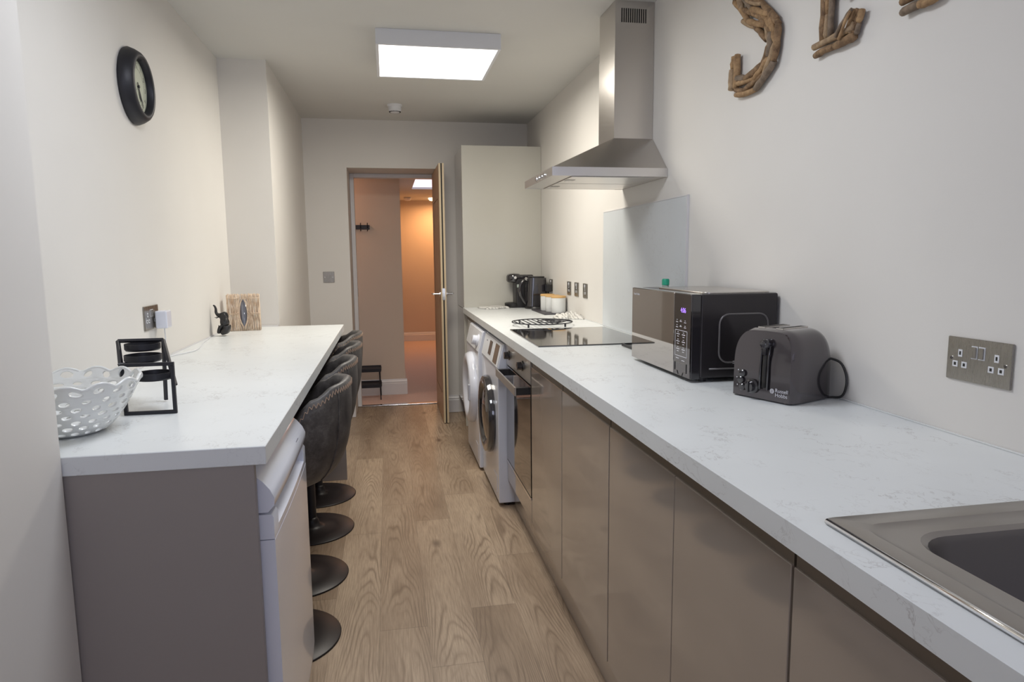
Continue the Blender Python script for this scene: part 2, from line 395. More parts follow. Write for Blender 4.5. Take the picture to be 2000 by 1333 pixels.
# ------------------------------------------------------------------ open oak door
dr = thing('oak_door', 'oak veneered hall door standing open at right angles beside the tall cabinet', 'door', (0.3965, 5.86, 0.006))
H = 1.972
bm = bmesh.new(); box(bm, 0.0, 0.040, -0.742, -0.004, 0, H); obj('door_leaf', bm, M_oak, dr)
for side in (-0.0015, 0.0400):
    b = bmesh.new()
    for z in (0.22, 1.72): box(b, side, side+0.0015, -0.64, -0.11, z, z+0.004)
    for y in (-0.64, -0.114): box(b, side, side+0.0015, y, y+0.004, 0.22, 1.72)
    obj('panel_groove', b, mat('groove_shadow_oak', (0.20, 0.11, 0.055), 0.6), dr)
each('edge_lipping', [(0.0005, 0.0145, -0.748, -0.742, 0, H), (0.0255, 0.0395, -0.748, -0.742, 0, H)], M_oakedge, dr)
obj('intumescent_strip', boxes((0.0145, 0.0255, -0.7465, -0.742, 0, H)), M_dark, dr, label='dark seal strip down the door edge')
obj('latch_plate', boxes((0.008, 0.032, -0.7495, -0.7465, 0.955, 1.045), (0.014, 0.026, -0.757, -0.7495, 0.985, 1.012)), M_chrome, dr, 0.001)
for s, x0 in ((-1, 0.0), (1, 0.040)):
    b = bmesh.new(); cyl(b, (x0, -0.685, 1.0), (x0+s*0.008, -0.685, 1.0), 0.026, n=24); cyl(b, (x0, -0.685, 1.0), (x0+s*0.050, -0.685, 1.0), 0.009)
    tube(b, [(x0+s*0.050, -0.687, 1.0), (x0+s*0.056, -0.66, 1.0), (x0+s*0.056, -0.57, 1.0)], 0.009)
    smooth_by_angle(obj('lever_handle', b, M_chrome, dr))
each('hinge', [(0.0, 0.04, -0.004, 0.0, z, z+0.1) for z in (0.22, 1.0, 1.75)], M_chrome, dr)

# ------------------------------------------------------------------ ceiling things
pl = thing('ceiling_light', 'square white framed LED panel light on the kitchen ceiling, the one nearer the doorway', 'ceiling light', (0.277, 3.6425, ZC))
a = 0.2975
obj('frame', boxes((-a, a, -a, -a+0.014, -0.072, 0), (-a, a, a-0.014, a, -0.072, 0), (-a, -a+0.014, -a+0.014, a-0.014, -0.072, 0), (a-0.014, a, -a+0.014, a-0.014, -0.072, 0)), M_whitem, pl, 0.0015)
obj('diffuser', bx(-a+0.014, a-0.014, -a+0.014, a-0.014, -0.070, -0.066), M_led, pl)
dup(pl, (0.02, 1.75, ZC), None, 'square white framed LED fill panel added out of view on the ceiling nearer the camera')  # unseen panel body added to go with the near fill lamp
al = thing('smoke_alarm', 'small round white smoke alarm on the kitchen ceiling behind the light panel', 'smoke alarm', (0.088, 4.952, ZC))
b = bmesh.new(); lathe(b, [(0.0, 0), (0.052, 0), (0.052, -0.010), (0.046, -0.014), (0.046, -0.018), (0.044, -0.040), (0.034, -0.052), (0.0, -0.054)], 32); smooth_by_angle(obj('alarm_body', b, M_whitem, al))
b = bmesh.new()
for i in range(24):
    t = 2*PI*i/24; c, s = math.cos(t), math.sin(t)
    cyl(b, (0.0405*c, 0.0405*s, -0.0455), (0.0350*c, 0.0350*s, -0.0525), 0.0022, n=5)
obj('vent_slot', b, M_dark, al)
b = bmesh.new(); lathe(b, [(0.0, 0), (0.13, 0), (0.13, -0.015), (0.11, -0.035), (0.0, -0.04)], 32, Matrix.Translation((0.75, 10.0, 2.139)))
hl = obj('hall_ceiling_light', b, M_lamp, None, smooth=True); tag(hl, 'round glowing warm ceiling lamp at the far end of the hall', 'ceiling light')
b = bmesh.new(); lathe(b, [(0.0, 0), (0.055, 0), (0.055, -0.02), (0.04, -0.045), (0.0, -0.05)], 24, Matrix.Translation((0.315, 9.9, 2.139)))
tag(obj('smoke_alarm', b, M_whitem, None, smooth=True), 'small round alarm on the hall ceiling seen through the doorway', 'smoke alarm')

# ------------------------------------------------------------------ left breakfast bar
LB = -0.254
tag(obj('breakfast_bar_worktop', bx(XL+0.002, LB, 1.392, 3.925, WT-0.039, WT), M_top, None, 0.0015, seg=1), 'long white marble effect breakfast bar worktop along the left wall', 'worktop')
tag(obj('end_panel', bx(XL+0.002, -0.279, 1.397, 1.415, 0.0, WT-0.0395), M_panel, None, 0.0008, seg=1), 'taupe end panel under the near end of the breakfast bar', 'panel')
tag(obj('end_panel', bx(XL+0.002, -0.268, 3.905, 3.923, 0.0, WT-0.0395), M_panel, None, 0.0008, seg=1), 'taupe support panel under the far end of the breakfast bar', 'panel')

# undercounter fridge
fr = thing('fridge', 'white undercounter fridge below the near end of the breakfast bar', 'fridge', (-0.55, 1.70, 0.0))
X0, Y0 = -0.55, 1.70
obj('body', bx(-0.26, 0.245, -0.268, 0.268, 0.03, 0.845), M_white, fr, 0.006)
def frp(l): return [(x-X0, z) for x, z in l]
b = bmesh.new()   # door: front bows out slightly along its width
def bow(y): return 0.004*(1-(y/0.27)**2)
def door_piece(b, prof, y0, y1, ny=14):
    rings = []
    for j in range(ny+1):
        y = y0+(y1-y0)*j/ny
        rings.append([b.verts.new(((x-X0)+(bow(y) if x > -0.29 else 0), y, z)) for x, z in prof])
    k = len(prof)
    for A, B in zip(rings, rings[1:]):
        for i in range(k): b.faces.new((A[i], A[(i+1) % k], B[(i+1) % k], B[i]))
    b.faces.new(rings[0][::-1]); b.faces.new(rings[-1])
door_piece(b, [(-0.303, 0.10), (-0.262, 0.10), (-0.254, 0.11), (-0.251, 0.14), (-0.251, 0.696), (-0.303, 0.696)], -0.274, 0.274)
dd = obj('door', b, M_white, fr); smooth_by_angle(dd)
b = bmesh.new()  # block with the hand recess
door_piece(b, [(-0.303, 0.698), (-0.2515, 0.698), (-0.2515, 0.745), (-0.256, 0.752), (-0.303, 0.752)], -0.274, -0.225, 2)
door_piece(b, [(-0.303, 0.698), (-0.2515, 0.698), (-0.2515, 0.745), (-0.256, 0.752), (-0.303, 0.752)], 0.225, 0.274, 2)
door_piece(b, [(-0.303, 0.698), (-0.2515, 0.698), (-0.2515, 0.714), (-0.278, 0.722), (-0.282, 0.757), (-0.303, 0.757)], -0.225, 0.225, 8)
smooth_by_angle(obj('grip_recess', b, M_white, dd))
b = bmesh.new()
door_piece(b, [(-0.303, 0.757), (-0.262, 0.757), (-0.2485, 0.772), (-0.248, 0.788), (-0.256, 0.806), (-0.270, 0.824), (-0.284, 0.836), (-0.303, 0.843)], -0.274, 0.274)
smooth_by_angle(obj('door_top_lip', b, M_white, dd), 0.9)
b = bmesh.new(); box(b, -0.256-X0, -0.2512-X0, .105, .145, 0.801, 0.805); box(b, -0.254-X0, -0.2490-X0, .115, .135, 0.794, 0.797)
obj('badge', b, M_greyprint, dd)
each('foot', [(-0.22, -0.18, -0.24, -0.20, 0, 0.03), (0.18, 0.22, -0.24, -0.20, 0, 0.03), (-0.22, -0.18, 0.20, 0.24, 0, 0.03), (0.18, 0.22, 0.20, 0.24, 0, 0.03)], M_black, fr)

# ------------------------------------------------------------------ bar stools
def ang_interp(t, tab):
    t = abs(t)
    for (a, b), (c, d) in zip(tab, tab[1:]):
        if t <= c:
            k = (t-a)/(c-a); k = k*k*(3-2*k); return b+(d-b)*k
    return tab[-1][1]
HT = [(0, .896), (30, .886), (50, .852), (66, .79), (85, .72), (115, .665), (180, .635)]
RT = [(0, .262), (35, .258), (65, .236), (100, .225), (180, .215)]
def shell_pt(deg, t, inset=0.0):
    zb = 0.545; h = ang_interp(deg, HT); R = ang_interp(deg, RT)-inset
    ph = t*PI/2
    r = R*math.sin(ph)**0.62; z = zb+inset+(h-zb-inset)*(1-math.cos(ph))**1.25
    if abs(deg) < 90: r += 0.010*math.sin(t*PI)*math.cos(math.radians(deg))
    a = math.radians(deg)
    return Vector((r*math.cos(a), r*math.sin(a)*0.96, z))
def make_stool():
    t = thing('bar_stool', '', 'bar stool', (0, 0, 0), 0, 'bar stools along the breakfast bar')
    b = bmesh.new(); NT, NK = 64, 16
    O = [[b.verts.new(shell_pt(-180+360*i/NT, max(k/NK, .02))) for k in range(NK+1)] for i in range(NT)]
    I = [[b.verts.new(shell_pt(-180+360*i/NT, max(k/NK, .02), 0.024)+Vector((0, 0, -0.003 if k == NK else 0))) for k in range(NK+1)] for i in range(NT)]
    T_ = [b.verts.new((O[i][NK].co+I[i][NK].co)/2+Vector((0, 0, 0.007))) for i in range(NT)]
    for i in range(NT):
        j = (i+1) % NT
        for k in range(NK):
            b.faces.new((O[i][k], O[j][k], O[j][k+1], O[i][k+1])); b.faces.new((I[i][k], I[i][k+1], I[j][k+1], I[j][k]))
        b.faces.new((O[i][NK], O[j][NK], T_[j], T_[i])); b.faces.new((T_[i], T_[j], I[j][NK], I[i][NK]))
    b.faces.new([O[i][0] for i in range(NT)][::-1]); b.faces.new([I[i][0] for i in range(NT)])
    sh = obj('seat_shell', b, M_leather, t, smooth=True)
    b = bmesh.new()   # cross stitching just below the rim, and the seam down the back
    for i in range(150):
        d = -118+236*i/149
        p = shell_pt(d, .992 if i % 2 else .970); q = shell_pt(d+1.5, .970 if i % 2 else .992)
        n_ = Vector((p.x, p.y, 0)).normalized()*0.0022
        cyl(b, p+n_, q+n_, 0.0012, n=4)
    obj('stitching', b, M_thread, sh, label='tan cross stitching under the rim')
    for d0 in (-28, 28):
        b = bmesh.new(); tube(b, [shell_pt(d0, k/14)+Vector((shell_pt(d0, k/14).x, shell_pt(d0, k/14).y, 0)).normalized()*0.0008 for k in range(5, 15)], 0.0022, 6)
        obj('back_seam', b, M_leather, sh, smooth=True)
    b = bmesh.new(); lathe(b, [(0, .600), (.17, .600), (.190, .615), (.192, .635), (.165, .652), (0, .660)], 40); obj('seat_cushion', b, M_leather, t, smooth=True)
    b = bmesh.new(); lathe(b, [(0, .548), (.075, .548), (.075, .538), (.030, .532), (.028, .46), (.0225, .46), (.0225, .030), (0, .030)], 24); smooth_by_angle(obj('gas_lift_column', b, M_blackm, t))
    b = bmesh.new(); lathe(b, [(0, 0), (.195, 0), (.1965, .004), (.193, .0065), (.12, .010), (.06, .015), (.036, .024), (.030, .050), (0.024, .062), (0, .062)], 64); obj('base_disc', b, M_brown, t, smooth=True)
    b = bmesh.new(); tube(b, [(-.03, -.02, .30), (-.14, -.09, .295), (-.175, 0, .293), (-.14, .09, .295), (-.03, .02, .30)], 0.009); lathe(b, [(.0226, .285), (.034, .285), (.034, .315), (.0226, .315)], 20, cap=False); obj('footrest', b, M_blackm, t, smooth=True)
    return t
labs = ['charcoal leather bar stool nearest the camera, right behind the white fridge',
        'charcoal leather bar stool, second in the row from the fridge',
        'charcoal leather bar stool, third in the row from the fridge',
        'charcoal leather bar stool farthest away, closest to the doorway']
st = make_stool(); st.location = (-0.392, 2.25, 0); st['label'] = labs[0]
for (y, x, r), l in zip(((2.71, -0.392, 0.03), (3.20, -0.392, -0.03), (3.668, -0.405, 0.0)), labs[1:]): dup(st, (x, y, 0), r, l)

# ------------------------------------------------------------------ right hand run: base units
def base_unit(name, y0, y1, label, doors):
    t = thing(name, label, 'base cabinet', (XR, (y0+y1)/2, 0)); ox, oy = XR, (y0+y1)/2
    obj('carcass', boxes((0.60-ox, -0.004, y0+0.001-oy, y0+0.019-oy, 0.15, 0.8695), (0.60-ox, -0.004, y1-0.019-oy, y1-0.001-oy, 0.15, 0.8695), (0.60-ox, -0.004, y0+0.019-oy, y1-0.019-oy, 0.15, 0.168), (-0.012, -0.004, y0+0.019-oy, y1-0.019-oy, 0.168, 0.8695)), M_panel, t)
    obj('handle_rail', boxes((0.580-ox, 0.600-ox, y0+0.001-oy, y1-0.001-oy, 0.826, 0.8695)), M_rail, t, label='recessed bronze coloured finger rail')
    for a_, b_ in doors:
        obj('cabinet_door', bx(0.5755-ox, 0.5945-ox, a_+0.0015-oy, b_-0.0015-oy, 0.145, 0.828), M_gloss, t, 0.0012, seg=1)
    return t
base_unit('base_cabinet', -0.43, -0.002, 'glossy taupe base cabinet at the camera end, beyond the sink', [(-0.43, -0.002)])
base_unit('base_cabinet', 0.0, 0.852, 'glossy taupe base cabinet under the steel sink', [(0.0, 0.427), (0.427, 0.852)])
base_unit('base_cabinet', 0.856, 1.690, 'double door glossy taupe base cabinet below the toaster', [(0.856, 1.271), (1.271, 1.690)])
base_unit('base_cabinet', 1.694, 2.195, 'glossy taupe base cabinet below the microwave', [(1.694, 2.195)])
base_unit('base_cabinet', 2.199, 2.698, 'glossy taupe base cabinet right beside the built-in oven', [(2.199, 2.698)])
base_unit('base_cabinet', 4.52, 4.995, 'glossy taupe base cabinet between the washing machines and the tall cabinet', [(4.52, 4.995)])
tag(obj('plinth', bx(0.612, 0.628, -0.43, 3.292, 0.001, 0.1495), M_gloss, None, 0.001, seg=1), 'taupe kick plinth along the floor under the right hand cabinets', 'plinth')
tag(obj('plinth', bx(0.612, 0.628, 4.52, 4.995, 0.001, 0.1495), M_gloss, None, 0.001, seg=1), 'short taupe kick plinth under the far cabinet by the tall unit', 'plinth')

# worktop with a cut-out for the sink
b = bmesh.new(); z0, z1 = WT-0.039, WT; F = 0.547
SX0, SX1, SY0, SY1 = 0.635, 1.035, 0.07, 0.775
def wslab(x0, x1, y0, y1): box(b, x0, x1, y0, y1, z0, z1)
wslab(F, XR-0.001, SY1, 4.996); wslab(F, SX0, SY0, SY1); wslab(SX1, XR-0.001, SY0, SY1); wslab(F, XR-0.001, -1.45, SY0)
tag(obj('kitchen_worktop', b, M_top), 'long white marble effect worktop along the right wall', 'worktop')

# sink
sk = thing('kitchen_sink', 'inset stainless steel sink in the near end of the right worktop', 'sink', (0.84, 0.40, WT))
ox, oy = 0.84, 0.40
def ring_loft(b, loops):
    L = [[b.verts.new(p) for p in l] for l in loops]; n = len(L[0])
    for A, B in zip(L, L[1:]):
        for i in range(n): b.faces.new((A[i], A[(i+1) % n], B[(i+1) % n], B[i]))
    return L
def rl(x0, x1, y0, y1, r, z, k=7): return [(x-ox, y-oy, z) for x, y in rrect(x0, x1, y0, y1, r, k)]
b = bmesh.new()
ring_loft(b, [rl(.592, 1.085, .025, .818, .016, 0.0005), rl(.5925, 1.0845, .0255, .8175, .016, .004), rl(.596, 1.081, .029, .814, .016, .0058),
              rl(.624, 1.056, .05, .782, .032, .0058), rl(.628, 1.052, .054, .778, .032, .0030), rl(.640, 1.040, .062, .768, .034, .0015),
              rl(.662, 1.022, .080, .752, .060, .0015), rl(.668, 1.016, .086, .746, .060, -.004)])
obj('drainer_rim', b, M_sink, sk, smooth=False); smooth_by_angle(bpy.data.objects['drainer_rim'], 0.5)
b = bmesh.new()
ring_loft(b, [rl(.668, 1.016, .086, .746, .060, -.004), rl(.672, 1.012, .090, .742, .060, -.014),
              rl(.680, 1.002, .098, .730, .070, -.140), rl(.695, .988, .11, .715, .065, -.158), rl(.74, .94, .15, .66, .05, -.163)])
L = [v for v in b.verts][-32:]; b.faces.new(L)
so = obj('sink_bowl', b, mat('satin_steel_dark_reflection', (0.20, 0.185, 0.175), 0.42, 0.9), sk, label='satin steel bowl with its dark reflections put into the colour'); smooth_by_angle(so, 0.9)  # steel colour darkened to paint in the dark reflections inside the bowl
b = bmesh.new(); tube(b, [(.5935-ox, .038-oy, .0045), (.5935-ox, .806-oy, .0045)], .0042, 8); obj('bright_rim', b, M_chrome, sk, smooth=True, label='polished front rim')
b = bmesh.new(); lathe(b, [(0, -.1615), (.03, -.1615), (.042, -.159), (.045, -.1625)], 28, Matrix.Translation((0, -0.06, 0))); obj('drain', b, M_chrome, sk, smooth=True)

# built-in oven
ov = thing('oven', 'built-in single oven with black glass door below the hob', 'oven', (0.85, 2.996, 0)); ox, oy = 0.85, 2.996
OY0, OY1 = 2.702, 3.290
obj('body', bx(0.60-ox, 1.12-ox, OY0-oy, OY1-oy, 0.15, 0.8695), M_panel, ov)
obj('control_panel', bx(0.573-ox, 0.5995-ox, OY0+0.002-oy, OY1-0.002-oy, 0.752, 0.862), M_steelh, ov, 0.001, seg=1)
dr_ = obj('door', bx(0.573-ox, 0.5995-ox, OY0+0.002-oy, OY1-0.002-oy, 0.262, 0.744), M_blackgl, ov, 0.002, seg=1)
obj('bottom_trim', bx(0.571-ox, 0.5995-ox, OY0+0.002-oy, OY1-0.002-oy, 0.250, 0.2605), M_chrome, dr_)
obj('filler_panel', bx(0.5755-ox, 0.5945-ox, OY0+0.002-oy, OY1-0.002-oy, 0.15, 0.248), M_gloss, ov, 0.001, seg=1)
hb = obj('handle', bx(0.512-ox, 0.5195-ox, 2.742-oy, 3.250-oy, 0.699, 0.736), M_steelh, dr_, 0.001, seg=1)
each('handle_bracket', [(0.5195-ox, 0.573-ox, 2.742-oy, 2.768-oy, 0.702, 0.733), (0.5195-ox, 0.573-ox, 3.224-oy, 3.250-oy, 0.702, 0.733)], M_black, dr_)
for y in (3.20, 2.872):
    b = bmesh.new(); lathe(b, [(.024, 0), (.024, .004), (.019, .006), (.0175, .026), (.0, .027)], 28, Matrix.Translation((0.573-ox, y-oy, 0.806)) @ AX['-x'], cap=False)
    smooth_by_angle(obj('control_knob', b, M_blackg, ov))

# washing machines
def washer(yc, xf, label, black, dial):
    t = thing('washing_machine', label, 'washing machine', (0.82, yc, 0), 0, None); ox, hw = 0.82, 0.292
    b = bmesh.new(); prism(b, [(1.10-ox, .018), (xf-ox, .018), (xf-ox, .722), (xf+.030-ox, .848), (1.10-ox, .848)], 'Y', -hw, hw)
    obj('body', b, M_white, t, 0.006)
    b = bmesh.new()   # raised fascia on the sloping front
    k = .030/.126
    def sl(z, d): return (xf+(z-.722)*k-d-ox, z)
    prism(b, [sl(.728, -.001), sl(.728, .004), sl(.844, .004), sl(.844, -.001)], 'Y', -hw+.010, hw-.008)
    fa = obj('control_fascia', b, M_whitem, t, 0.001)
    def tile(name, y0, y1, zz0, zz1, m, pd=.006):
        b = bmesh.new(); prism(b, [sl(zz0, .0041), sl(zz0, pd), sl(zz1, pd), sl(zz1, .0041)], 'Y', y0, y1); obj(name, b, m, fa)
    sy, sz = 0.0, 0.44
    zc = 0.43 if black else 0.465
    if black:
        tile('display', -.235, -.125, .738, .834, mat('bronze_display', (0.10, 0.062, 0.03), 0.12, coat=1))
        tile('display', -.02, .065, .755, .828, M_blackgl)
        tile('indicator_light', .16, .18, .812, .818, M_greyprint)
    if not black:
        b = bmesh.new(); dy = -.205
        D = Matrix.Translation((sl(.785, 0)[0]-.004, dy, .785)) @ Matrix.Rotation(-PI/2+math.atan(k), 4, 'Y')
        lathe(b, [(.038, 0), (.038, .006), (.031, .010), (.028, .034), (.024, .037), (0, .037)], 32, D, cap=False); smooth_by_angle(obj('programme_dial', b, M_white, fa))
    # detergent drawer gap line and service flap
    obj('drawer_line', boxes((xf-.0012-ox, xf-ox, -hw+.01, hw-.01, .7185, .7215)), M_chevron, t)
    obj('filter_flap', boxes((xf-.002-ox, xf-ox, -hw+.05, -hw+.16, .06, .15)), M_white, t, 0.001)
    R = .212
    T = Matrix.Translation((xf-ox, sy, zc)) @ AX['-x']
    b = bmesh.new()
    if black:
        lathe(b, [(R, 0), (R+.002, .012), (R-.006, .034), (R-.024, .040), (R-.045, .036), (R-.058, .022), (R-.062, .012)], 64, T, cap=False)
        smooth_by_angle(obj('door_ring', b, M_blackg, t), .9)
        b = bmesh.new(); lathe(b, [(R-.060, .020), (R-.09, .030), (.06, .036), (0, .037)], 48, T, cap=False); obj('door_glass', b, M_blackgl, t, smooth=True)
    else:
        lathe(b, [(R+.012, 0), (R+.014, .012), (R+.004, .036), (R-.02, .044), (R-.045, .040), (R-.062, .020), (R-.066, .010)], 64, T, cap=False)
        smooth_by_angle(obj('door_ring', b, M_white, t), .9)
        b = bmesh.new(); lathe(b, [(R-.064, .012), (R-.09, .020), (.06, .018), (0, .016)], 48, T, cap=False); obj('door_glass', b, mat('grey_door_glass', (0.10, 0.11, 0.13), 0.06, coat=1), t, smooth=True)
        b = bmesh.new(); box(b, xf-.052-ox, xf-.036-ox, -.20, -.17, zc-.05, zc+.05); obj('door_handle', b, M_chevron, t, .004)
    for x in (xf+.05-ox, 1.05-ox):
        for y in (-hw+.04, hw-.04): b = bmesh.new(); cyl(b, (x, y, 0), (x, y, .02), .02, n=14); obj('foot', b, M_black, t)
    return t
washer(3.592, 0.531, 'white washing machine with black porthole door, next to the oven', True, True)
washer(4.195, 0.512, 'white washing machine with white porthole ring, farther from the oven', False, True)

# tall unit
tu = thing('tall_cabinet', 'full height cream glossy larder cabinet at the far end of the worktop', 'tall cabinet', (0.85, 5.24, 0)); ox, oy = 0.85, 5.24
obj('carcass', bx(0.575-ox, XR-0.002-ox, 5.018-oy, 5.478-oy, 0.15, 2.09), M_panel, tu)
obj('side_panel', bx(0.556-ox, XR-0.001-ox, 4.998-oy, 5.017-oy, 0.001, 2.092), M_tallg, tu, 0.001, seg=1, label='cream glossy side panel facing the room')
obj('door', bx(0.556-ox, 0.574-ox, 5.019-oy, 5.478-oy, 0.90, 2.088), M_gloss, tu, 0.001, seg=1)
obj('door', bx(0.556-ox, 0.574-ox, 5.019-oy, 5.478-oy, 0.15, 0.897), M_gloss, tu, 0.001, seg=1)
obj('kick_board', bx(0.60-ox, 0.616-ox, 5.019-oy, 5.478-oy, 0.001, 0.149), M_gloss, tu)

# hob
hbo = thing('induction_hob', 'flat black glass hob set in the right worktop', 'hob', (0.862, 3.03, WT)); ox, oy = .862, 3.03
HY0, HY1 = 2.702, 3.372
obj('glass_top', bx(.608-ox, 1.116-ox, HY0-oy, HY1-oy, 0.0005, 0.0055), M_blackgl, hbo, 0.0012, seg=1)

tag(obj('splashback', bx(XR-0.010, XR-0.0005, 2.462, 3.482, WT+0.001, 1.512), M_splash, None, 0.001, seg=1), 'pale grey marble splashback panel on the wall behind the hob', 'splashback')
obj('edge_trim', boxes((XR-0.0105, XR-0.0005, 2.459, 2.462, WT+0.001, 1.516), (XR-0.011, XR-0.0005, 2.462, 3.482, 1.512, 1.516)), M_trimw, bpy.data.objects['splashback'])
tag(obj('sealant_bead', boxes((XR-0.004, XR-0.0005, -1.4, 2.455, WT+0.0005, WT+0.004), (XR-0.004, XR-0.0005, 3.483, 4.99, WT+0.0005, WT+0.004)), M_ceramic), 'thin white sealant line where the right worktop meets the wall', 'sealant')
tag(obj('sealant_bead', boxes((XL+0.0005, XL+0.004, 1.395, 3.955, WT+0.0005, WT+0.005), (XL+0.004, -0.612, 3.927, 3.957, WT-0.03, WT+0.004)), M_trimw), 'thin white sealant line along the back of the breakfast bar', 'sealant')

# ------------------------------------------------------------------ cooker hood
hd = thing('cooker_hood', 'stainless steel chimney cooker hood on the right wall above the hob', 'cooker hood', (XR, 2.945, 1.60)); ox, oy, oz = XR, 2.945, 1.60
HX, HA, HB = .660, 2.670, 3.215
b = bmesh.new()
def loop(x0, y0, y1, z): return [(x0-ox, y0-oy, z-oz), (-.001, y0-oy, z-oz), (-.001, y1-oy, z-oz), (x0-ox, y1-oy, z-oz)]
ring_loft(b, [loop(HX+.004, HA+.004, HB-.004, 1.641), loop(.9735, 2.838, 3.052, 1.786)])
vs = list(b.verts)[-4:]; b.faces.new(vs)
obj('canopy', b, M_steel, hd)
b = bmesh.new(); ring_loft(b, [loop(HX, HA, HB, 1.606), loop(HX, HA, HB, 1.641)]); b.faces.new(list(b.verts)[-4:]); obj('canopy_lip', b, M_steelh, hd)
un = obj('underside', bx(HX+.002-ox, -.002, HA+.002-oy, HB-.002-oy, 1.607-oz, 1.612-oz), M_steelh, hd)
for a_, b_ in ((2.69, 2.935), (2.945, 3.19)):
    f_ = obj('grease_filter', bx(.745-ox, 1.10-ox, a_-oy, b_-oy, 1.6035-oz, 1.6068-oz), M_steelh, hd, 0.001, seg=1, label='flat metal grease filter')
    obj('filter_catch', bx(.752-ox, .790-ox, (a_+b_)/2-.022-oy, (a_+b_)/2+.022-oy, 1.6025-oz, 1.6034-oz), M_mwside, f_)
for i in range(4):
    b = bmesh.new(); cyl(b, (HX-ox, 2.80+i*.05-oy, 1.622-oz), (HX-.006-ox, 2.80+i*.05-oy, 1.622-oz), .009, n=16); obj('push_button', b, M_chrome, hd)
ch = obj('chimney', boxes((.974-ox, -.001, 2.838-oy, 3.052-oy, 1.786-oz, 2.15-oz), (.9755-ox, -.001, 2.8395-oy, 3.0505-oy, 2.15-oz, 2.349-oz)), M_steel, hd)
b = bmesh.new()
for i in range(12): x = 1.002+i*.0096; box(b, x-ox, x+.0052-ox, 2.8385-oy, 2.8394-oy, 2.262-oz, 2.318-oz)
obj('vent_slot', b, M_dark, ch)

# ------------------------------------------------------------------ sockets and switches
def double_socket(name, label, o, side, rocker_m=M_plate):
    # side -1: on the right wall facing -x ; +1: on the left wall facing +x
    t = thing(name, label, 'double socket', o); s = side
    def B(m, nm, parent, x0, x1, y0, y1, z0, z1, bev=0):
        a0, a1 = sorted((s*x0, s*x1)); return obj(nm, bx(a0, a1, y0, y1, z0, z1), m, parent, bev, seg=1)
    p = B(M_plate, 'plate', t, 0, .005, -.075, .075, -.044, .044, .0015)
    for cy in (-.042, .042):
        for dy, dz, w, h in ((0, .012, .0048, .0075), (-.011, -.011, .0062, .0062), (.011, -.011, .0062, .0062)):
            B(M_whitem, 'socket_hole_surround', p, .005, .0056, cy+dy-w, cy+dy+w, dz-h, dz+h)
            B(M_dark, 'socket_hole', p, .0056, .0060, cy+dy-w*.42, cy+dy+w*.42, dz-h*.5, dz+h*.5)
    for cy in (-.0085, .0085):
        B(M_whitem, 'rocker_surround', p, .005, .0058, cy-.0072, cy+.0072, .004, .030)
        B(M_plate, 'rocker', p, .0058, .0085, cy-.0055, cy+.0055, .006, .028, .0008)
    for cy in (-.062, .062):
        b = bmesh.new(); cyl(b, (s*.005, cy, 0), (s*.0062, cy, 0), .0033, n=14); obj('screw', b, M_chrome, p)
    return t
double_socket('wall_socket', 'brushed steel double socket on the right wall above the sink', (XR, 1.127, 1.070), -1)
double_socket('wall_socket', 'brushed steel double socket on the left wall with a white charger plugged in', (XL, 2.657, 1.076), 1)
def single_plate(label, y, group=None):
    t = thing('wall_socket', label, 'single socket', (XR, y, 1.080), 0, group)
    p = obj('plate', bx(-.005, 0, -.043, .043, -.043, .043), M_plate, t, .0015, seg=1)
    for dy, dz, w, h in ((0, .010, .005, .008), (-.011, -.014, .006, .006), (.011, -.014, .006, .006)):
        obj('socket_hole_surround', bx(-.0058, -.005, dy-w, dy+w, dz-h, dz+h), M_whitem, p)
        obj('socket_hole', bx(-.0063, -.0058, dy-w*.4, dy+w*.4, dz-h*.5, dz+h*.5), M_dark, p)
    obj('rocker', bx(-.008, -.005, -.005, .005, .021, .037), M_whitem, p)
    return t
single_plate('small steel socket on the right wall, nearest of three to the splashback', 3.835)
single_plate('small steel socket on the right wall, middle one of a row of three', 4.02)
single_plate('small steel socket on the right wall, farthest of the row of three', 4.195)
single_plate('small steel socket in the corner behind the kettle with a black plug', 4.68)
pg = thing('black_plug', 'black plug in the corner socket behind the kettle', 'plug', (XR-.007, 4.66, 1.062))
obj('plug_body', bx(-.040, 0, -.026, .026, -.026, .026), M_black, pg, .006)
b = bmesh.new(); tube(b, [(-.022, -.01, -.025), (-.026, -.008, -.07), (-.03, 0, -.13), (-.036, .02, -.147)], .0035); obj('cord', b, M_black, pg, smooth=True)
sw = thing('light_switch', 'square brushed steel light switch on the far wall left of the doorway', 'light switch', (-.455, YF, 1.137))
p = obj('plate', bx(-.043, .043, -.005, 0, -.043, .043), M_plate, sw, .0015, seg=1)
obj('rocker', bx(-.007, .007, -.010, -.005, -.014, .014), M_plate, p, .001, seg=1)
for x in (-.03, .03): b = bmesh.new(); cyl(b, (x, -.005, 0), (x, -.0062, 0), .0035, n=12); obj('screw', b, M_chrome, p)

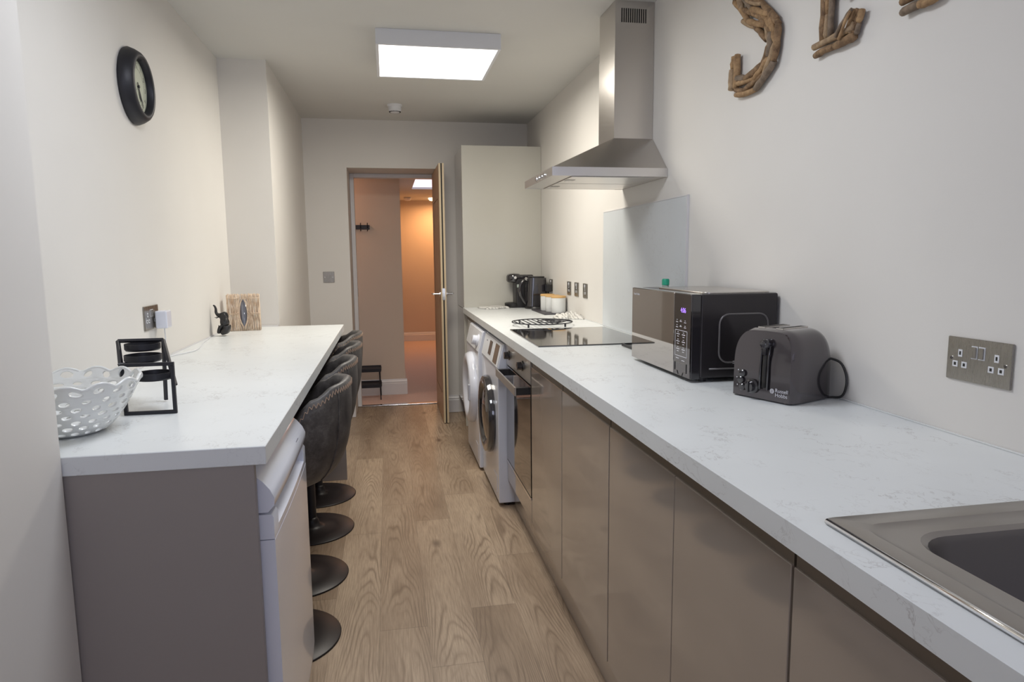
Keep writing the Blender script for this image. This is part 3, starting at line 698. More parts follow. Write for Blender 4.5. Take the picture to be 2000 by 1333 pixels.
# white charger and its lead
cg = thing('charger', 'white charger plugged into the left wall socket', 'charger', (XL+.0095, 2.700, 1.062))
obj('charger_body', bx(0, .042, -.028, .030, -.030, .036), M_white, cg, .006)
b = bmesh.new()
lx, ly, lz = XL+.0095, 2.700, 1.062
pts = [(XL+.032, 2.70, 1.032), (XL+.030, 2.71, .99), (XL+.022, 2.73, .94), (XL+.018, 2.76, .916), (XL+.03, 2.82, .9135), (XL+.07, 2.93, .9135), (XL+.055, 3.08, .9135), (XL+.035, 3.2, .9135), (XL+.022, 3.33, .9135), (XL+.012, 3.42, .9135)]
sm = []
for i in range(len(pts)-1):
    P0, P1, P2, P3 = [Vector(pts[max(0, min(len(pts)-1, i+k))]) for k in (-1, 0, 1, 2)]
    for k in range(5):
        t_ = k/5; sm.append(0.5*((2*P1)+(P2-P0)*t_+(2*P0-5*P1+4*P2-P3)*t_*t_+(3*P1-P0-3*P2+P3)*t_**3))
sm.append(Vector(pts[-1]))
tube(b, [p-Vector((lx, ly, lz)) for p in sm], .0022, 6); obj('cord', b, M_whitem, cg, smooth=True)

# ------------------------------------------------------------------ wall clock
ck = thing('wall_clock', 'round dark framed clock high on the left wall', 'clock', (XL, 2.640, 1.888))
T = AX['x']
b = bmesh.new(); lathe(b, [(0, .001), (.128, .001), (.130, .008), (.124, .024), (.114, .040), (.106, .046), (.098, .046), (.093, .041), (.092, .020), (0, .020)], 64, T); smooth_by_angle(obj('frame', b, M_blackm, ck), .8)
b = bmesh.new(); lathe(b, [(0, .0205), (.0915, .0205), (.0915, .0215), (0, .0215)], 48, T); obj('dial', b, M_dial, ck)
M_num = mat('clock_print', (0.06, 0.06, 0.05), 0.6)
for k in range(1, 13):
    a_ = -2*PI*k/12+PI/2; r = .073
    text_mesh(str(k), .021, basis((.0218, r*math.cos(a_)*-1*-1, r*math.sin(a_)-.007), (0, 1, 0), (0, 0, 1), (1, 0, 0)), 'numeral', M_num, ck, .0001, 'CENTER')
b = bmesh.new(); lathe(b, [(.062, .0217), (.063, .0217), (.063, .0220), (.062, .0220)], 48, T, cap=False); lathe(b, [(.022, .0217), (.023, .0217), (.023, .0220), (.022, .0220)], 32, T @ Matrix.Translation((.030, 0, 0)), cap=False); obj('dial_ring', b, M_num, ck)
def hand(name, ang, l, w):
    b = bmesh.new(); d = Vector((0, math.sin(ang), math.cos(ang))); n_ = Vector((0, d.z, -d.y)); o_ = Vector((.024, 0, 0))
    q = [b.verts.new(o_+p_) for p_ in (-d*.015-n_*w*.5, -d*.015+n_*w*.5, d*l*.7+n_*w, d*l, d*l*.7-n_*w)]
    f = b.faces.new(q); e = bmesh.ops.extrude_face_region(b, geom=[f]); bmesh.ops.translate(b, vec=(.0012, 0, 0), verts=[v for v in e['geom'] if isinstance(v, bmesh.types.BMVert)])
    obj(name, b, M_blackm, ck)
hand('hour_hand', math.radians(158), .050, .0035); hand('minute_hand', math.radians(150), .076, .0025)
b = bmesh.new(); cyl(b, (.0235, 0, 0), (.028, 0, 0), .005, n=14); obj('hand_pivot', b, M_blackm, ck)

# ------------------------------------------------------------------ driftwood letters on the right wall
def stick(b, y0, z0, y1, z1, r, x=0.0, bend=.004, n=9):
    seg = 5; pts = []; rad = []
    d = Vector((0, y1-y0, z1-z0)); nrm = Vector((0, -d.z, d.y)).normalized(); bb = random.uniform(-bend, bend)
    for i in range(seg+1):
        t_ = i/seg; p = Vector((x, y0, z0))+d*t_+nrm*bb*math.sin(PI*t_)+Vector((random.uniform(-.0015, .0015), 0, 0))
        pts.append(p); rad.append(r*random.uniform(.86, 1.1)*(.86 if i in (0, seg) else 1))
    tube(b, pts, r, n, radii=rad)
def letter(label, cy, cz, sticks):
    t = thing('driftwood_letter', label, 'wall letter', (XR, cy, cz), 0, 'driftwood letters on the right wall')
    for k in range(4):
        ss = [s for i, s in enumerate(sticks) if (i*7+i//3) % 4 == k]
        if not ss: continue
        for q in ss:
            b = bmesh.new(); stick(b, *q); obj('driftwood_stick', b, M_drift[k], t, smooth=True)
    return t
def chain(pts, width, rows, r, lo=1.0):
    out = []
    for k in range(rows):
        off = (k-(rows-1)/2)*width/max(1, rows-1) if rows > 1 else 0
        seg = []
        P = [Vector(p) for p in pts]
        for i, p in enumerate(P):
            t_ = (P[min(i+1, len(P)-1)]-P[max(i-1, 0)]).normalized(); n_ = Vector((-t_.y, t_.x)); seg.append(p+n_*off)
        i = k % 2
        if i: out.append((seg[0].x, seg[0].y, seg[1].x, seg[1].y, r*random.uniform(.85, 1.15), -r-.004+random.uniform(-.004, .002)))
        while i < len(seg)-1:
            j = min(i+2, len(seg)-1)
            out.append((seg[i].x, seg[i].y, seg[j].x, seg[j].y, r*random.uniform(.85, 1.15), -r-.004+random.uniform(-.004, .002))); i = j
    return out
# S: local coordinates (u to the reader's right = -y), so y = -u
def uv(pts): return [(-u, v) for u, v in pts]
sS = chain(uv([(.120, .13), (.118, .175), (.085, .200), (.045, .207), (-.02, .205), (-.068, .185), (-.098, .140), (-.095, .09), (-.070, .050), (-.02, .018), (.035, .0), (.085, -.030), (.112, -.075), (.118, -.112), (.100, -.150), (.065, -.180), (.015, -.195), (-.045, -.198), (-.100, -.185)]), .050, 4, .0105)
sS += chain(uv([(-.108, -.085), (-.112, -.125), (-.113, -.19)]), .022, 2, .011)
sS += chain(uv([(-.060, .042), (-.020, .022), (.02, .0), (.07, -.03), (.10, -.07)]), .070, 3, .009)
letter('letter S made of driftwood sticks, closest to the cooker hood', 2.000, 2.012, sS)
sE = chain(uv([(-.036, .20), (-.036, .10), (-.036, 0), (-.036, -.10), (-.036, -.158)]), .030, 3, .0092)
sE += chain(uv([(-.09, .195), (.0, .195), (.08, .195)]), .024, 2, .0105) + chain(uv([(-.088, -.176), (.0, -.176), (.070, -.174)]), .022, 2, .0105)
sE += chain(uv([(-.05, -.045), (.0, -.03), (.05, -.03)]), .034, 3, .009) + chain(uv([(.044, .03), (.044, -.03), (.044, -.085)]), .026, 3, .008)
sE += chain(uv([(.058, -.176), (.068, -.150), (.078, -.125)]), .030, 4, .008) + chain(uv([(.058, .19), (.078, .15), (.080, .10)]), .03, 3, .0085)
sE += [(-.012, -.170, -.070, -.122, .005, -.026), (-.03, -.182, -.072, -.128, .004, -.03)]
letter('letter E made of driftwood sticks, between the letters S and A', 1.603, 1.995, sE)
sA = []
for s in (-1, 1):
    sA += chain(uv([(s*.010, .19), (s*.040, .08), (s*.07, -.04), (s*.098, -.165)]), .032, 3, .010)
    sA += chain(uv([(s*.10-.052, -.172), (s*.10, -.172), (s*.10+.052, -.172)]), .022, 2, .0105)
sA += chain(uv([(-.05, -.03), (0, -.03), (.05, -.03)]), .022, 2, .009)
letter('letter A made of driftwood sticks at the top right corner of the picture', 1.228, 1.995, sA)

# ------------------------------------------------------------------ microwave
mw = thing('microwave', 'black microwave with mirrored door on the right worktop', 'microwave', (1.0, 2.06, WT)); ox, oy = 1.0, 2.06
MX0, MX1, MY0, MY1, MZ0, MZ1 = .866, 1.142, 1.822, 2.300, .012, .262
def m_(x): return x-ox
obj('housing', bx(m_(MX0+.030), m_(MX1), MY0-oy, MY1-oy, MZ0, MZ1), M_mwside, mw, .006)
b = bmesh.new(); b2 = rrect(MY0+.02-oy+0, MY1-.10-oy, m_(MX0+.05), m_(MX1-.01), .02)
prism(b, [(x, y) for y, x in b2], 'Z', MZ1-.001, MZ1+.004); obj('top_panel', b, M_steel, mw, .002, label='raised steel top panel')
pd = obj('front_frame', bx(m_(MX0+.002), m_(MX0+.030), MY0-oy, MY1-oy, MZ0-.002, MZ1), M_blackg, mw, .002)
obj('door', bx(m_(MX0-.002), m_(MX0+.003), MY0+.116-oy, MY1-.001-oy, MZ0, MZ1-.001), M_mirror, mw, .001, seg=1, label='mirror finish door')
cp = obj('control_panel', bx(m_(MX0-.002), m_(MX0+.003), MY0+.001-oy, MY0+.113-oy, MZ0, MZ1-.001), mat('dark_mirror_panel', (0.16, 0.15, 0.155), 0.05, 1.0), mw, .001, seg=1)
fx = m_(MX0-.0026)
text_mesh('4:06', .021, basis((fx, MY0+.068-oy, .205), (0, -1, 0), (0, 0, 1), (-1, 0, 0)), 'clock_display', M_purple, cp, .0002)
b = bmesh.new()
def bar(y, z, w, h): box(b, fx, fx+.0005, y-w/2-oy, y+w/2-oy, z-h/2, z+h/2)
for z in (.176, .160):
    for y in (.092, .066, .036): bar(MY0+y, z+random.uniform(-.002, .002), .014, .0022); bar(MY0+y, z+.005, .006, .002)
for (y, z, w, h) in ((.062, .150, .082, .0016), (.062, .072, .082, .0016), (.103, .111, .0016, .078), (.021, .111, .0016, .078)): bar(MY0+y, z, w, h)
for z in (.138, .116, .093):
    for y in (.083, .045): bar(MY0+y, z, .022, .0024); bar(MY0+y, z-.007, .012, .002); bar(MY0+y, z+.006, .008, .002)
bar(MY0+.085, .064, .02, .002); bar(MY0+.045, .060, .02, .002)
obj('button_legends', b, M_legend, cp)
b = bmesh.new(); pr = [(.022, .052), (.102, .052), (.102, .025), (.085, .025), (.078, .014), (.05, .014), (.044, .025), (.022, .025)]
for (y0, z0), (y1, z1) in zip(pr, pr[1:]+pr[:1]):
    tube(b, [(fx, MY0+y0-oy, z0), (fx, MY0+y1-oy, z1)], .0012, 4)
obj('open_button_outline', b, M_black, cp)
text_mesh('Russell Hobbs', .0095, basis((m_(MX0-.0026), MY1-.018-oy, .238), (0, -1, 0), (0, 0, 1), (-1, 0, 0)), 'lettering', M_legend, mw, .0001)
# embossed rounded groove on the near side
b = bmesh.new(); sy_ = MY0-.0008-oy
loopp = rrect(m_(.955), m_(1.11), .058, .202, .030, 6)
tube(b, [(x, sy_, z) for x, z in loopp], .0028, 6, closed=True)
tube(b, [(m_(.925), sy_, .040), (m_(1.03), sy_, .040)], .0028, 6)
obj('embossed_groove', b, mat('groove_highlight', (0.16, 0.15, 0.15), 0.3, .4), mw, smooth=True)
obj('rating_label', bx(m_(1.0), m_(1.02), sy_-.0008, sy_-.0003, .054, .062), M_whitem, mw)
for x in (MX0+.05, MX1-.03):
    for y in (MY0+.03, MY1-.03): b = bmesh.new(); cyl(b, (m_(x), y-oy, .0), (m_(x), y-oy, .013), .014, n=16); obj('foot', b, M_black, mw)

# dark board and green-topped bottle behind the microwave
tag(obj('black_tray', boxes((.955, 1.128, 2.44, 2.66, WT+.0005, WT+.007), (.955, .960, 2.44, 2.66, WT+.007, WT+.012), (.955, 1.128, 2.655, 2.66, WT+.007, WT+.012), (.96, 1.128, 2.44, 2.445, WT+.007, WT+.012)), M_black), 'flat black tray between the hob and the microwave', 'tray')
bt = thing('soap_bottle', 'clear bottle with green cap standing behind the microwave', 'bottle', (1.072, 2.49, WT+.0075))
b = bmesh.new(); lathe(b, [(0, 0), (.030, 0), (.032, .005), (.032, .18), (.026, .215), (.013, .235), (.013, .252), (0, .252)], 28); obj('bottle_body', b, M_soap, bt, smooth=True)
b = bmesh.new(); lathe(b, [(0, .252), (.0145, .252), (.0145, .272), (.012, .276), (0, .276)], 28); smooth_by_angle(obj('cap', b, M_green, bt), .7)

# ------------------------------------------------------------------ toaster
TO = Vector((.976, 1.478, WT)); ta = math.atan2(-.38, .92)
# local frame: +x = depth (away from the front), +y = along the front from right to left
to = thing('toaster', 'glossy dark grey two-slice toaster with its cord against the wall', 'toaster', (TO.x, TO.y, TO.z), math.atan2(.38, .92))
TW, TD, TH = .190, .172, .186
b = bmesh.new()
def tprof(k, inset):  # outline in (y, z)
    pts = []
    w = TW/2-inset; h = TH-inset*.6
    for i in range(33):
        t_ = PI*i/32; c = math.cos(t_); s_ = math.sin(t_)
        y = w*math.copysign(abs(c)**.30, c)*(1-.06*(max(s_, 0)**2)); z = .004+(h-.004)*(abs(s_)**.26)*(1-.085*abs(c)**1.2)
        pts.append((y+TW/2, z))
    return pts
NS = 12; rings = []
for k in range(NS+1):
    t_ = k/NS; x = .0+TD*t_
    ins = .010*(abs(2*t_-1)**9)
    if t_ < .5: x0_ = 0.0
    P_ = tprof(k, ins)
    rings.append([b.verts.new((x+(.018*(z/TH)**4*(1-t_)*1.0)-(.024*(z/TH)**4*t_), y, z)) for y, z in P_])
for A, B in zip(rings, rings[1:]):
    for i in range(len(A)-1): b.faces.new((A[i], A[i+1], B[i+1], B[i]))
    b.faces.new((A[-1], A[0], B[0], B[-1]))
b.faces.new(rings[0][::-1]); b.faces.new(rings[-1])
M_toast = mat('dark_grey_gloss', (0.085, 0.075, 0.082), 0.14, 0.75, coat=.8)
tb = smooth_by_angle(obj('housing', b, M_toast, to), .75)
def front_x(z): return .018*(z/TH)**4
b = bmesh.new()
tube(b, [(front_x(z)-.001, .083, z) for z in (.035, .06, .09, .12, .145)], .0065, 8); obj('lever_slot', b, M_dark, to, smooth=True)
b = bmesh.new(); tube(b, [(front_x(z)-.004, .0945, z) for z in (.030, .06, .09, .12, .150)], .0032, 8); tube(b, [(front_x(z)-.004, .072, z) for z in (.030, .06, .09, .12, .150)], .0028, 8); obj('slot_rail', b, M_blackg, to, smooth=True)
b = bmesh.new(); lathe(b, [(0, 0), (.012, 0), (.014, .006), (.013, .016), (.008, .022), (0, .023)], 20, Matrix.Translation((front_x(.148)+.002, .083, .148)) @ AX['-x']); box(b, front_x(.14)-.012, front_x(.14), .078, .088, .12, .145); smooth_by_angle(obj('lever', b, M_blackg, to))
b = bmesh.new(); lathe(b, [(.019, 0), (.019, .004), (.014, .007), (.012, .017), (0, .018)], 28, Matrix.Translation((-.001, .118, .034)) @ AX['-x'], cap=False); box(b, -.022, -.012, .1165, .1195, .020, .048); smooth_by_angle(obj('browning_dial', b, M_blackg, to))
for y, z in ((.150, .064), (.155, .046), (.150, .027)):
    b = bmesh.new(); lathe(b, [(.0095, 0), (.0095, .004), (.007, .006), (0, .0065)], 20, Matrix.Translation((front_x(z)-.001, y, z)) @ AX['-x'], cap=False); smooth_by_angle(obj('push_button', b, M_blackg, to))
b = bmesh.new()
for y, z in ((.164, .071), (.168, .051), (.166, .031)): box(b, front_x(z)-.0016, front_x(z)-.0008, y-.0014, y+.0014, z-.0014, z+.0014)
obj('button_marks', b, M_legend, to)
text_mesh('Russell\nHobbs', .0135, basis((-.0008, .0505, .0285), (0, -1, 0), (0, 0, 1), (-1, 0, 0)), 'lettering', M_legend, to, .0001, 'LEFT', 0.0, .85)
b = bmesh.new(); lathe(b, [(0, .0), (.0062, .0), (.0062, .0006), (0, .0006)], 24, Matrix.Translation((.0002, .060, .0295)) @ AX['-x']); lg = obj('round_emblem', b, M_legend, to)
b = bmesh.new()
for q in (-.0026, 0, .0026): box(b, -.0009, -.0005, .0550, .0650, .0293+q, .0298+q)
box(b, -.0009, -.0005, .0597, .0602, .0235, .0355); obj('emblem_lines', b, M_toast, to)
b = bmesh.new()
for y in (.068, .122):
    for i in range(1): box(b, .034, .136, y-.009, y+.009, .176, TH+.0008)
obj('bread_slot', b, M_dark, to)
b = bmesh.new()
for y in (.068, .122):
    for xx in (.034, .136): box(b, xx-.0015, xx+.0015, y-.010, y+.010, .176, TH+.0014)
    for yy in (-.010, .010): box(b, .034, .136, y+yy-.0015, y+yy+.0015, .176, TH+.0014)
obj('slot_edge', b, M_steel, to)
for x in (.02, TD-.02):
    for y in (.025, TW-.025): b = bmesh.new(); cyl(b, (x, y, 0), (x, y, .006), .009, n=12); obj('foot', b, M_black, to)
b = bmesh.new()
rzm = Matrix.Rotation(-math.atan2(.38, .92), 3, 'Z')
cp_ = [rzm @ (Vector(q)-TO) for q in ((1.112, 1.560, 1.014), (1.130, 1.545, 1.014), (1.141, 1.525, 1.004), (1.144, 1.508, .975), (1.143, 1.506, .945), (1.140, 1.518, .920), (1.125, 1.540, .9145), (1.10, 1.555, .9145))]
sm = []
for i in range(len(cp_)-1):
    P0, P1, P2, P3 = [Vector(cp_[max(0, min(len(cp_)-1, i+k))]) for k in (-1, 0, 1, 2)]
    for k in range(5):
        t_ = k/5; sm.append(0.5*((2*P1)+(P2-P0)*t_+(2*P0-5*P1+4*P2-P3)*t_*t_+(3*P1-P0-3*P2+P3)*t_**3))
tube(b, sm, .0033, 8); obj('cord', b, M_black, to, smooth=True)

# ------------------------------------------------------------------ trivet, towels, canisters, kettle, coffee machine
tv = thing('wire_trivet', 'round black wire trivet on the worktop behind the hob', 'trivet', (.826, 3.578, WT))
b = bmesh.new(); R = .165
tube(b, [(R*math.cos(2*PI*i/48), R*math.sin(2*PI*i/48), .020) for i in range(48)], .0032, 6, closed=True)
for i in range(-5, 6):
    x = i*.029; h = math.sqrt(R*R-x*x)
    if i < 2: tube(b, [(x, -h, .020), (x, h, .020)], .0026, 6)
for r_, cx in ((.05, .075), (.03, .075), (.075, .05)): tube(b, [(cx+r_*math.cos(2*PI*i/32), r_*math.sin(2*PI*i/32), .0205) for i in range(32)], .0024, 6, closed=True)
tube(b, [(.02, -.163, .020), (.16, .03, .020)], .0026, 6); tube(b, [(.02, .163, .020), (.16, -.03, .020)], .0026, 6)
obj('wire_rack', b, M_blackm, tv, smooth=True)
for a_ in (0.9, 2.3, 4.0, 5.4): b = bmesh.new(); cyl(b, (R*.94*math.cos(a_), R*.94*math.sin(a_), 0), (R*.94*math.cos(a_), R*.94*math.sin(a_), .02), .005, n=10); obj('foot', b, M_blackm, tv)

def crumple(name, label, loc, sx, sy, h, rz, seed, flat=False):
    rs = random.Random(seed); b = bmesh.new(); n, m = 40, 28; G = []
    ph = [rs.uniform(0, 6) for _ in range(8)]
    for i in range(n+1):
        row = []
        for j in range(m+1):
            u, v = i/n*2-1, j/m*2-1
            e = max(0.0, 1-(abs(u)**3.5)) * max(0.0, 1-(abs(v)**3.5))
            f = .5+.5*math.sin(5.2*u+ph[0]+2.3*math.sin(3*v+ph[1])); g = .5+.5*math.sin(9*v+ph[2]+2*math.sin(4*u+ph[3]))
            k = .35 if flat else .9*(.45+.55*(u*.5+.5))
            z = .0015+h*e**.6*((1-k)*.8+k*(.55*f+.45*g)+.22*math.sin(13*u+5*v+ph[6])*math.sin(7*v-6*u+ph[7])) if not flat else .0015+h*min(1, e*6)*(.8+.2*f)
            x = sx/2*(u+.09*math.sin(4*v+ph[4])); y = sy/2*(v+.14*math.sin(3.4*u+ph[5])+.05*math.sin(11*u+ph[6]))
            row.append(b.verts.new((x, y, z)))
        G.append(row)
    for i in range(n):
        for j in range(m): b.faces.new((G[i][j], G[i+1][j], G[i+1][j+1], G[i][j+1]))
    o = obj(name, b, M_towel, None, smooth=True); o.location = loc; o.rotation_euler = (0, 0, rz)
    s_ = o.modifiers.new('thick', 'SOLIDIFY'); s_.thickness = .001; s_.offset = -1
    return tag(o, label, 'tea towel')
crumple('tea_towel', 'crumpled white tea towel with thin black stripes near the small canisters', (1.075, 3.95, WT), .17, .20, .036, -.2, 3)
crumple('tea_towel', 'flat folded grey checked tea towel at the far end of the worktop', (.755, 4.865, WT), .19, .17, .014, .3, 5, True)

tag(obj('slate_board', bx(.985, 1.143, 4.20, 4.60, WT+.0005, WT+.007), mat('dark_slate', (0.05, 0.045, 0.055), .5), None, .001, seg=1), 'thin dark slate board under the white canisters', 'board')
def canister(loc, r, h, label):
    t = thing('canister', label, 'canister', loc, 0, 'white canisters with bamboo lids')
    b = bmesh.new(); lathe(b, [(0, 0), (r*.94, 0), (r, .006), (r, h), (r*.9, h), (0, h)], 40); smooth_by_angle(obj('jar', b, M_ceramic, t), .7)
    b = bmesh.new(); lathe(b, [(0, h+.0005), (r*1.03, h+.0005), (r*1.03, h+.010), (r*.97, h+.013), (0, h+.013)], 40); smooth_by_angle(obj('lid', b, M_bamboo, t), .7)
canister((1.094, 4.262, WT+.0075), .048, .098, 'white canister with bamboo lid, nearest the sockets and largest in view')
canister((1.082, 4.376, WT+.0075), .048, .098, 'white canister with bamboo lid, middle one partly hidden')
canister((1.075, 4.490, WT+.0075), .048, .098, 'white canister with bamboo lid, next to the kettle')

kt = thing('kettle', 'black electric kettle with loop handle in front of the coffee machine', 'kettle', (1.052, 4.760, WT))
b = bmesh.new(); lathe(b, [(0, 0), (.078, 0), (.080, .006), (.076, .016), (0, .017)], 40); smooth_by_angle(obj('base', b, M_black, kt))
b = bmesh.new()
for k in range(11):
    z = .018+.205*k/10; w = .070-.010*(k/10)
    lp = rrect(-w, w+.012, -w, w, .034, 5); ring = [b.verts.new((x, y, z)) for x, y in lp]
    if k: 
        for i in range(len(ring)): b.faces.new((prev[i], prev[(i+1) % len(ring)], ring[(i+1) % len(ring)], ring[i]))
    else: b.faces.new(ring[::-1])
    prev = ring
b.faces.new(prev); smooth_by_angle(obj('jug', b, M_blackg, kt), .8)
b = bmesh.new(); lp = rrect(-.052, .06, -.052, .052, .03, 5); prism(b, lp, 'Z', .223, .232); obj('lid', b, M_black, kt, .003)
b = bmesh.new(); tube(b, [(-.055, -.01, .212), (-.090, -.012, .205), (-.116, -.014, .175), (-.122, -.015, .135), (-.112, -.014, .095), (-.088, -.012, .055), (-.066, -.01, .034)], .011, 10); obj('handle', b, M_blackg, kt, smooth=True)
b = bmesh.new(); box(b, -.0745, -.068, -.014, .014, .05, .19); obj('water_gauge', b, M_mwside, kt, .004)
b = bmesh.new(); cyl(b, (-.066, -.015, .212), (-.080, -.018, .218), .011, n=12); obj('switch_button', b, M_chrome, kt)

cf = thing('coffee_machine', 'black pod coffee machine against the tall cabinet side', 'coffee machine', (.985, 4.918, WT))
obj('column', bx(-.060, .075, -.060, .075, .010, .215), M_black, cf, .015)
b = bmesh.new(); lathe(b, [(0, 0), (.048, .004), (.056, .02), (.056, .05), (.048, .068), (0, .076)], 32, Matrix.Translation((-.065, -.004, .180))); box(b, -.065, .075, -.055, .068, .190, .243); obj('brew_head', b, M_blackg, cf, .012)
b = bmesh.new(); lathe(b, [(0, 0), (.052, 0), (.060, .012), (.060, .032), (.052, .036), (0, .030)], 32, Matrix.Translation((-.075, -.004, .001))); box(b, -.075, .075, -.058, .07, .001, .03); smooth_by_angle(obj('drip_tray', b, M_black, cf))
obj('energy_sticker', bx(-.052, -.032, -.0625, -.0605, .150, .172), mat('pale_sticker', (0.45, 0.52, 0.46), .5), cf)
b = bmesh.new(); cyl(b, (-.065, -.060, .222), (-.065, -.066, .222), .010, n=14); obj('start_button', b, M_chrome, cf)

# ------------------------------------------------------------------ pierced bowl
bw = thing('pierced_bowl', 'white pierced ceramic bowl with scalloped rim on the near end of the bar', 'bowl', (-.700, 1.60, WT))
def bowl_pt(th, t_):
    r = .066+(.142-.066)*(t_**.72); z = .006+.104*t_**1.12
    if t_ > .84: z += (t_-.84)/.16*.012*abs(math.sin(th*7+.4)); r += (t_-.84)/.16*.004
    return Vector((r*math.cos(th), r*math.sin(th), z))
b = bmesh.new(); NR, NCc = 7, 21; rb = random.Random(4)
for k in range(NR):
    t0, t1 = .02+.98*k/NR, .02+.98*(k+1)/NR
    for c in range(NCc):
        o_ = .5*(k % 2); a0, a1 = 2*PI*(c+o_)/NCc, 2*PI*(c+1+o_)/NCc
        rw, rh = rb.uniform(.44, .74), rb.uniform(.48, .76); du, dv = rb.uniform(-.05, .05), rb.uniform(-.05, .05)
        out, inn = [], []
        m = 16
        for i in range(m):
            g = 2*PI*i/m+PI/m*0; cx_, sy2 = math.cos(g), math.sin(g); q = 1/max(abs(cx_), abs(sy2))
            U, V = cx_*q, sy2*q
            def PP(u, v): return bowl_pt(a0+(a1-a0)*(u+1)/2, t0+(t1-t0)*(v+1)/2)
            out.append(b.verts.new(PP(U, V))); inn.append(b.verts.new(PP(cx_*rw+du, sy2*rh+dv)))
        for i in range(m): j = (i+1) % m; b.faces.new((out[i], out[j], inn[j], inn[i]))
bmesh.ops.remove_doubles(b, verts=b.verts, dist=.0004)
bo = obj('pierced_wall', b, M_ceramic, bw, smooth=True); s_ = bo.modifiers.new('thick', 'SOLIDIFY'); s_.thickness = .005; s_.offset = 0
b_ = bo.modifiers.new('bevel', 'BEVEL'); b_.width = .0012; b_.segments = 2; b_.limit_method = 'ANGLE'; b_.angle_limit = .9
b = bmesh.new(); lathe(b, [(0, .001), (.062, .001), (.070, .006), (.071, .010), (.060, .008), (0, .007)], 48); smooth_by_angle(obj('base', b, M_ceramic, bw), .8)
b = bmesh.new(); tube(b, [bowl_pt(2*PI*i/96, 1.0) for i in range(96)], .0035, 8, closed=True); obj('scalloped_rim', b, M_ceramic, bw, smooth=True)

# ------------------------------------------------------------------ candle holder
chd = thing('candle_holder', 'black metal candle holder of square frames with three dishes', 'candle holder', (-.585, 1.75, WT))
ox, oy = -.585, 1.75
def sqframe(b, x0, x1, y, z0, z1, w=.0085, d=.008):
    for a in ((x0, x1, z0, z0+w), (x0, x1, z1-w, z1), (x0, x0+w, z0+w, z1-w), (x1-w, x1, z0+w, z1-w)): box(b, a[0]-ox, a[1]-ox, y-oy, y+d-oy, a[2], a[3])
b = bmesh.new(); sqframe(b, -.640, -.520, 1.742, .0005, .128)
obj('square_frame', b, M_blackm, chd, .0006, seg=1)
b = bmesh.new()
def bar3(p, q, r=.0042):
    P, Q = Vector(p)-Vector((ox, oy, 0)), Vector(q)-Vector((ox, oy, 0)); cyl(b, P, Q, r*1.25, n=4)
TL, TR, BL, BR = (-.698, 1.900, .166), (-.588, 1.900, .166), (-.638, 1.752, .070), (-.522, 1.752, .070)
for p_, q_ in ((TL, TR), (TL, BL), (TR, BR)): bar3(p_, q_)
obj('leaning_frame', b, M_blackm, chd)
b = bmesh.new(); bar3(TR, (-.592, 1.90, .0045)); bar3(TL, (-.696, 1.90, .0045)); obj('rear_post', b, M_blackm, chd)
for x, y, z in ((-.641, 1.905, .140), (-.622, 1.845, .118), (-.580, 1.790, .080)):
    b = bmesh.new(); lathe(b, [(0, 0), (.040, 0), (.043, .004), (.043, .018), (.040, .018), (.039, .005), (0, .004)], 36, Matrix.Translation((x-ox, y-oy, z))); smooth_by_angle(obj('candle_dish', b, M_blackm, chd))
b = bmesh.new(); bar3((-.622, 1.845, .118), (-.665, 1.80, .118), .003); bar3((-.540, 1.79, .086), (-.528, 1.75, .086), .003); bar3((-.62, 1.79, .086), (-.632, 1.75, .086), .003); obj('dish_arm', b, M_blackm, chd)

# ------------------------------------------------------------------ elephant figurine and willow lantern
el = thing('elephant_figurine', 'small black elephant figurine with raised trunk by the left wall', 'figurine', (-.798, 3.50, WT))
def skin(name, nodes, edges, m, parent, sub=2):
    me = bpy.data.meshes.new(name); me.from_pydata([n[:3] for n in nodes], edges, []); o = bpy.data.objects.new(name, me); C.objects.link(o); o.parent = parent
    s = o.modifiers.new('skin', 'SKIN'); s.use_smooth_shade = True
    for i, n in enumerate(nodes): me.skin_vertices[0].data[i].radius = (n[3], n[3])
    me.skin_vertices[0].data[0].use_root = True
    o.modifiers.new('sub', 'SUBSURF').levels = sub; o.modifiers['sub'].render_levels = sub; me.materials.append(m); return o
# faces -x; sitting upright
skin('body', [(.010, 0, .032, .026), (.006, 0, .066, .024), (-.002, 0, .090, .019), (-.013, 0, .103, .017), (-.028, 0, .102, .010), (-.036, 0, .116, .0078), (-.035, 0, .134, .0062), (-.040, 0, .149, .005), (-.048, 0, .153, .004),
              (.004, .018, .022, .015), (-.016, .021, .011, .011), (.004, -.018, .022, .015), (-.016, -.021, .011, .011), (-.006, .014, .058, .012), (-.022, .013, .036, .0095), (-.026, .013, .012, .0095), (-.006, -.014, .058, .012), (-.022, -.013, .036, .0095), (-.026, -.013, .012, .0095)],
     [(0, 1), (1, 2), (2, 3), (3, 4), (4, 5), (5, 6), (6, 7), (7, 8), (0, 9), (9, 10), (0, 11), (11, 12), (1, 13), (13, 14), (14, 15), (1, 16), (16, 17), (17, 18)], M_black, el)
for s in (-1, 1):
    b = bmesh.new(); lathe(b, [(0, -.002), (.014, -.002), (.018, 0), (.014, .002), (0, .003)], 18, Matrix.Translation((-.001, s*.020, .094)) @ Matrix.Rotation(s*.45, 4, 'Z') @ Matrix.Rotation(PI/2, 4, 'X') @ Matrix.Diagonal((1, 1.35, 1, 1))); obj('ear', b, M_black, el, smooth=True)
    b = bmesh.new(); tube(b, [(-.020, s*.009, .096), (-.032, s*.012, .090), (-.040, s*.012, .094)], .0022, 6, radii=[.0026, .002, .001]); obj('tusk', b, M_black, el, smooth=True)
wl = thing('willow_lantern', 'woven willow stick lantern with an oval glass opening beside the elephant', 'lantern', (-.752, 3.74, WT), .12)
b = bmesh.new(); rs = random.Random(9)
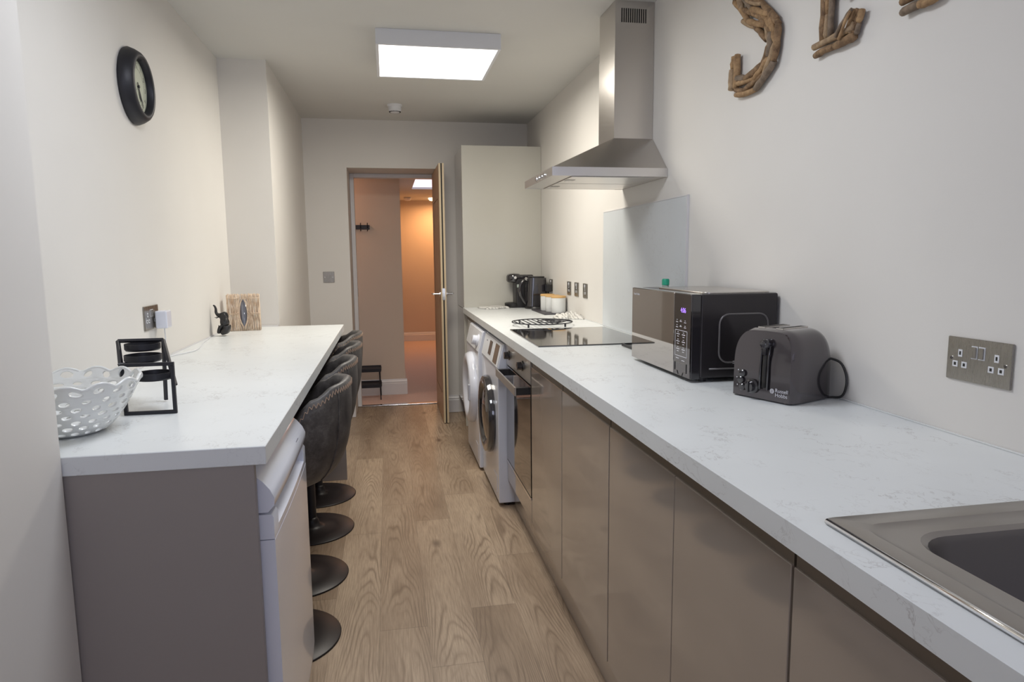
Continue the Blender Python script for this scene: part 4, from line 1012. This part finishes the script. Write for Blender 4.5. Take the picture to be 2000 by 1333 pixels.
def willow(side):
    for i in range(30):
        u = -.078+.156*i/29; w = rs.uniform(-.003, .003)
        gap = .019
        def off(z):
            e = max(0.0, 1-((z-.095)/.062)**2)**.5 if abs(z-.095) < .062 else 0
            if abs(u) < .042: 
                s_ = 1 if u >= 0 else -1
                return s_*max(0, (gap*e) - abs(u)*e*.5)
            return 0
        pts = []
        for k in range(10):
            z = .001+.189*k/9+ (rs.uniform(-.001, .006) if k == 9 else 0)
            pts.append((u+off(z)+w*math.sin(k), side+rs.uniform(-.0026, .0026), z))
        tube(b, pts, rs.uniform(.0016, .0025), 5)
willow(-.026)
for i in range(12):
    for s in (-.078, .078):
        tube(b, [(s+rs.uniform(-.002, .002), -.024+.052*i/11, .001), (s+rs.uniform(-.002, .002), -.024+.052*i/11, .190)], .0022, 5)
willow(.028)
for z in (.172, .088, .094): 
    tube(b, [(-.08, -.031, z), (-.02, -.031, z+.001)], .0018, 5); tube(b, [(.02, -.031, z), (.082, -.031, z)], .0018, 5)
obj('willow_sticks', b, M_rattan, wl, smooth=True)
b = bmesh.new(); lathe(b, [(0, .004), (.020, .004), (.021, .006), (.021, .165), (.0195, .165), (.0195, .006)], 32, Matrix.Translation((0, 0, 0)), cap=False); obj('glass_tube', b, mat('smoky_glass', (0.20, 0.21, 0.25), .08, coat=.6), wl, smooth=True)

# ------------------------------------------------------------------ hall things
hk = thing('coat_rack', 'black wall mounted coat hook rail on the hall wall through the doorway', 'coat rack', (-.32, 6.343, 1.563))
obj('rail', bx(-.18, .174, -.014, 0, -.019, .019), M_blackm, hk, .001, seg=1)
for x in (-.12, -.04, .035, .095, .155):
    b = bmesh.new(); tube(b, [(x, -.016, -.024), (x, -.022, -.034), (x, -.04, -.030), (x, -.045, -.02)], .004, 6); tube(b, [(x, -.016, -.01), (x, -.03, .018), (x, -.034, .038)], .004, 6); obj('hook', b, M_blackm, hk, smooth=True)
sr = thing('shoe_rack', 'low two-tier black wire shoe rack on the hall floor', 'shoe rack', (-.45, 6.22, .003))
for z in (.130, .275):
    b = bmesh.new()
    for y in [-.10+.02*i for i in range(11)]: tube(b, [(-.36, y, z), (.365, y, z)], .0025, 5)
    for x in (-.36, -.12, .12, .365): tube(b, [(x, -.10, z-.004), (x, .10, z-.004)], .004, 6)
    box(b, -.36, .365, -.104, -.098, z-.018, z+.012); box(b, -.36, .365, .098, .104, z-.018, z+.012)
    obj('wire_shelf', b, M_blackm, sr)
for x in (-.345, .350):
    for s in (-1, 1):
        b = bmesh.new(); tube(b, [(x, s*.095, .285), (x+.004, s*.098, .15), (x+.008, s*.100, 0)], .0055, 6); obj('leg', b, M_blackm, sr)
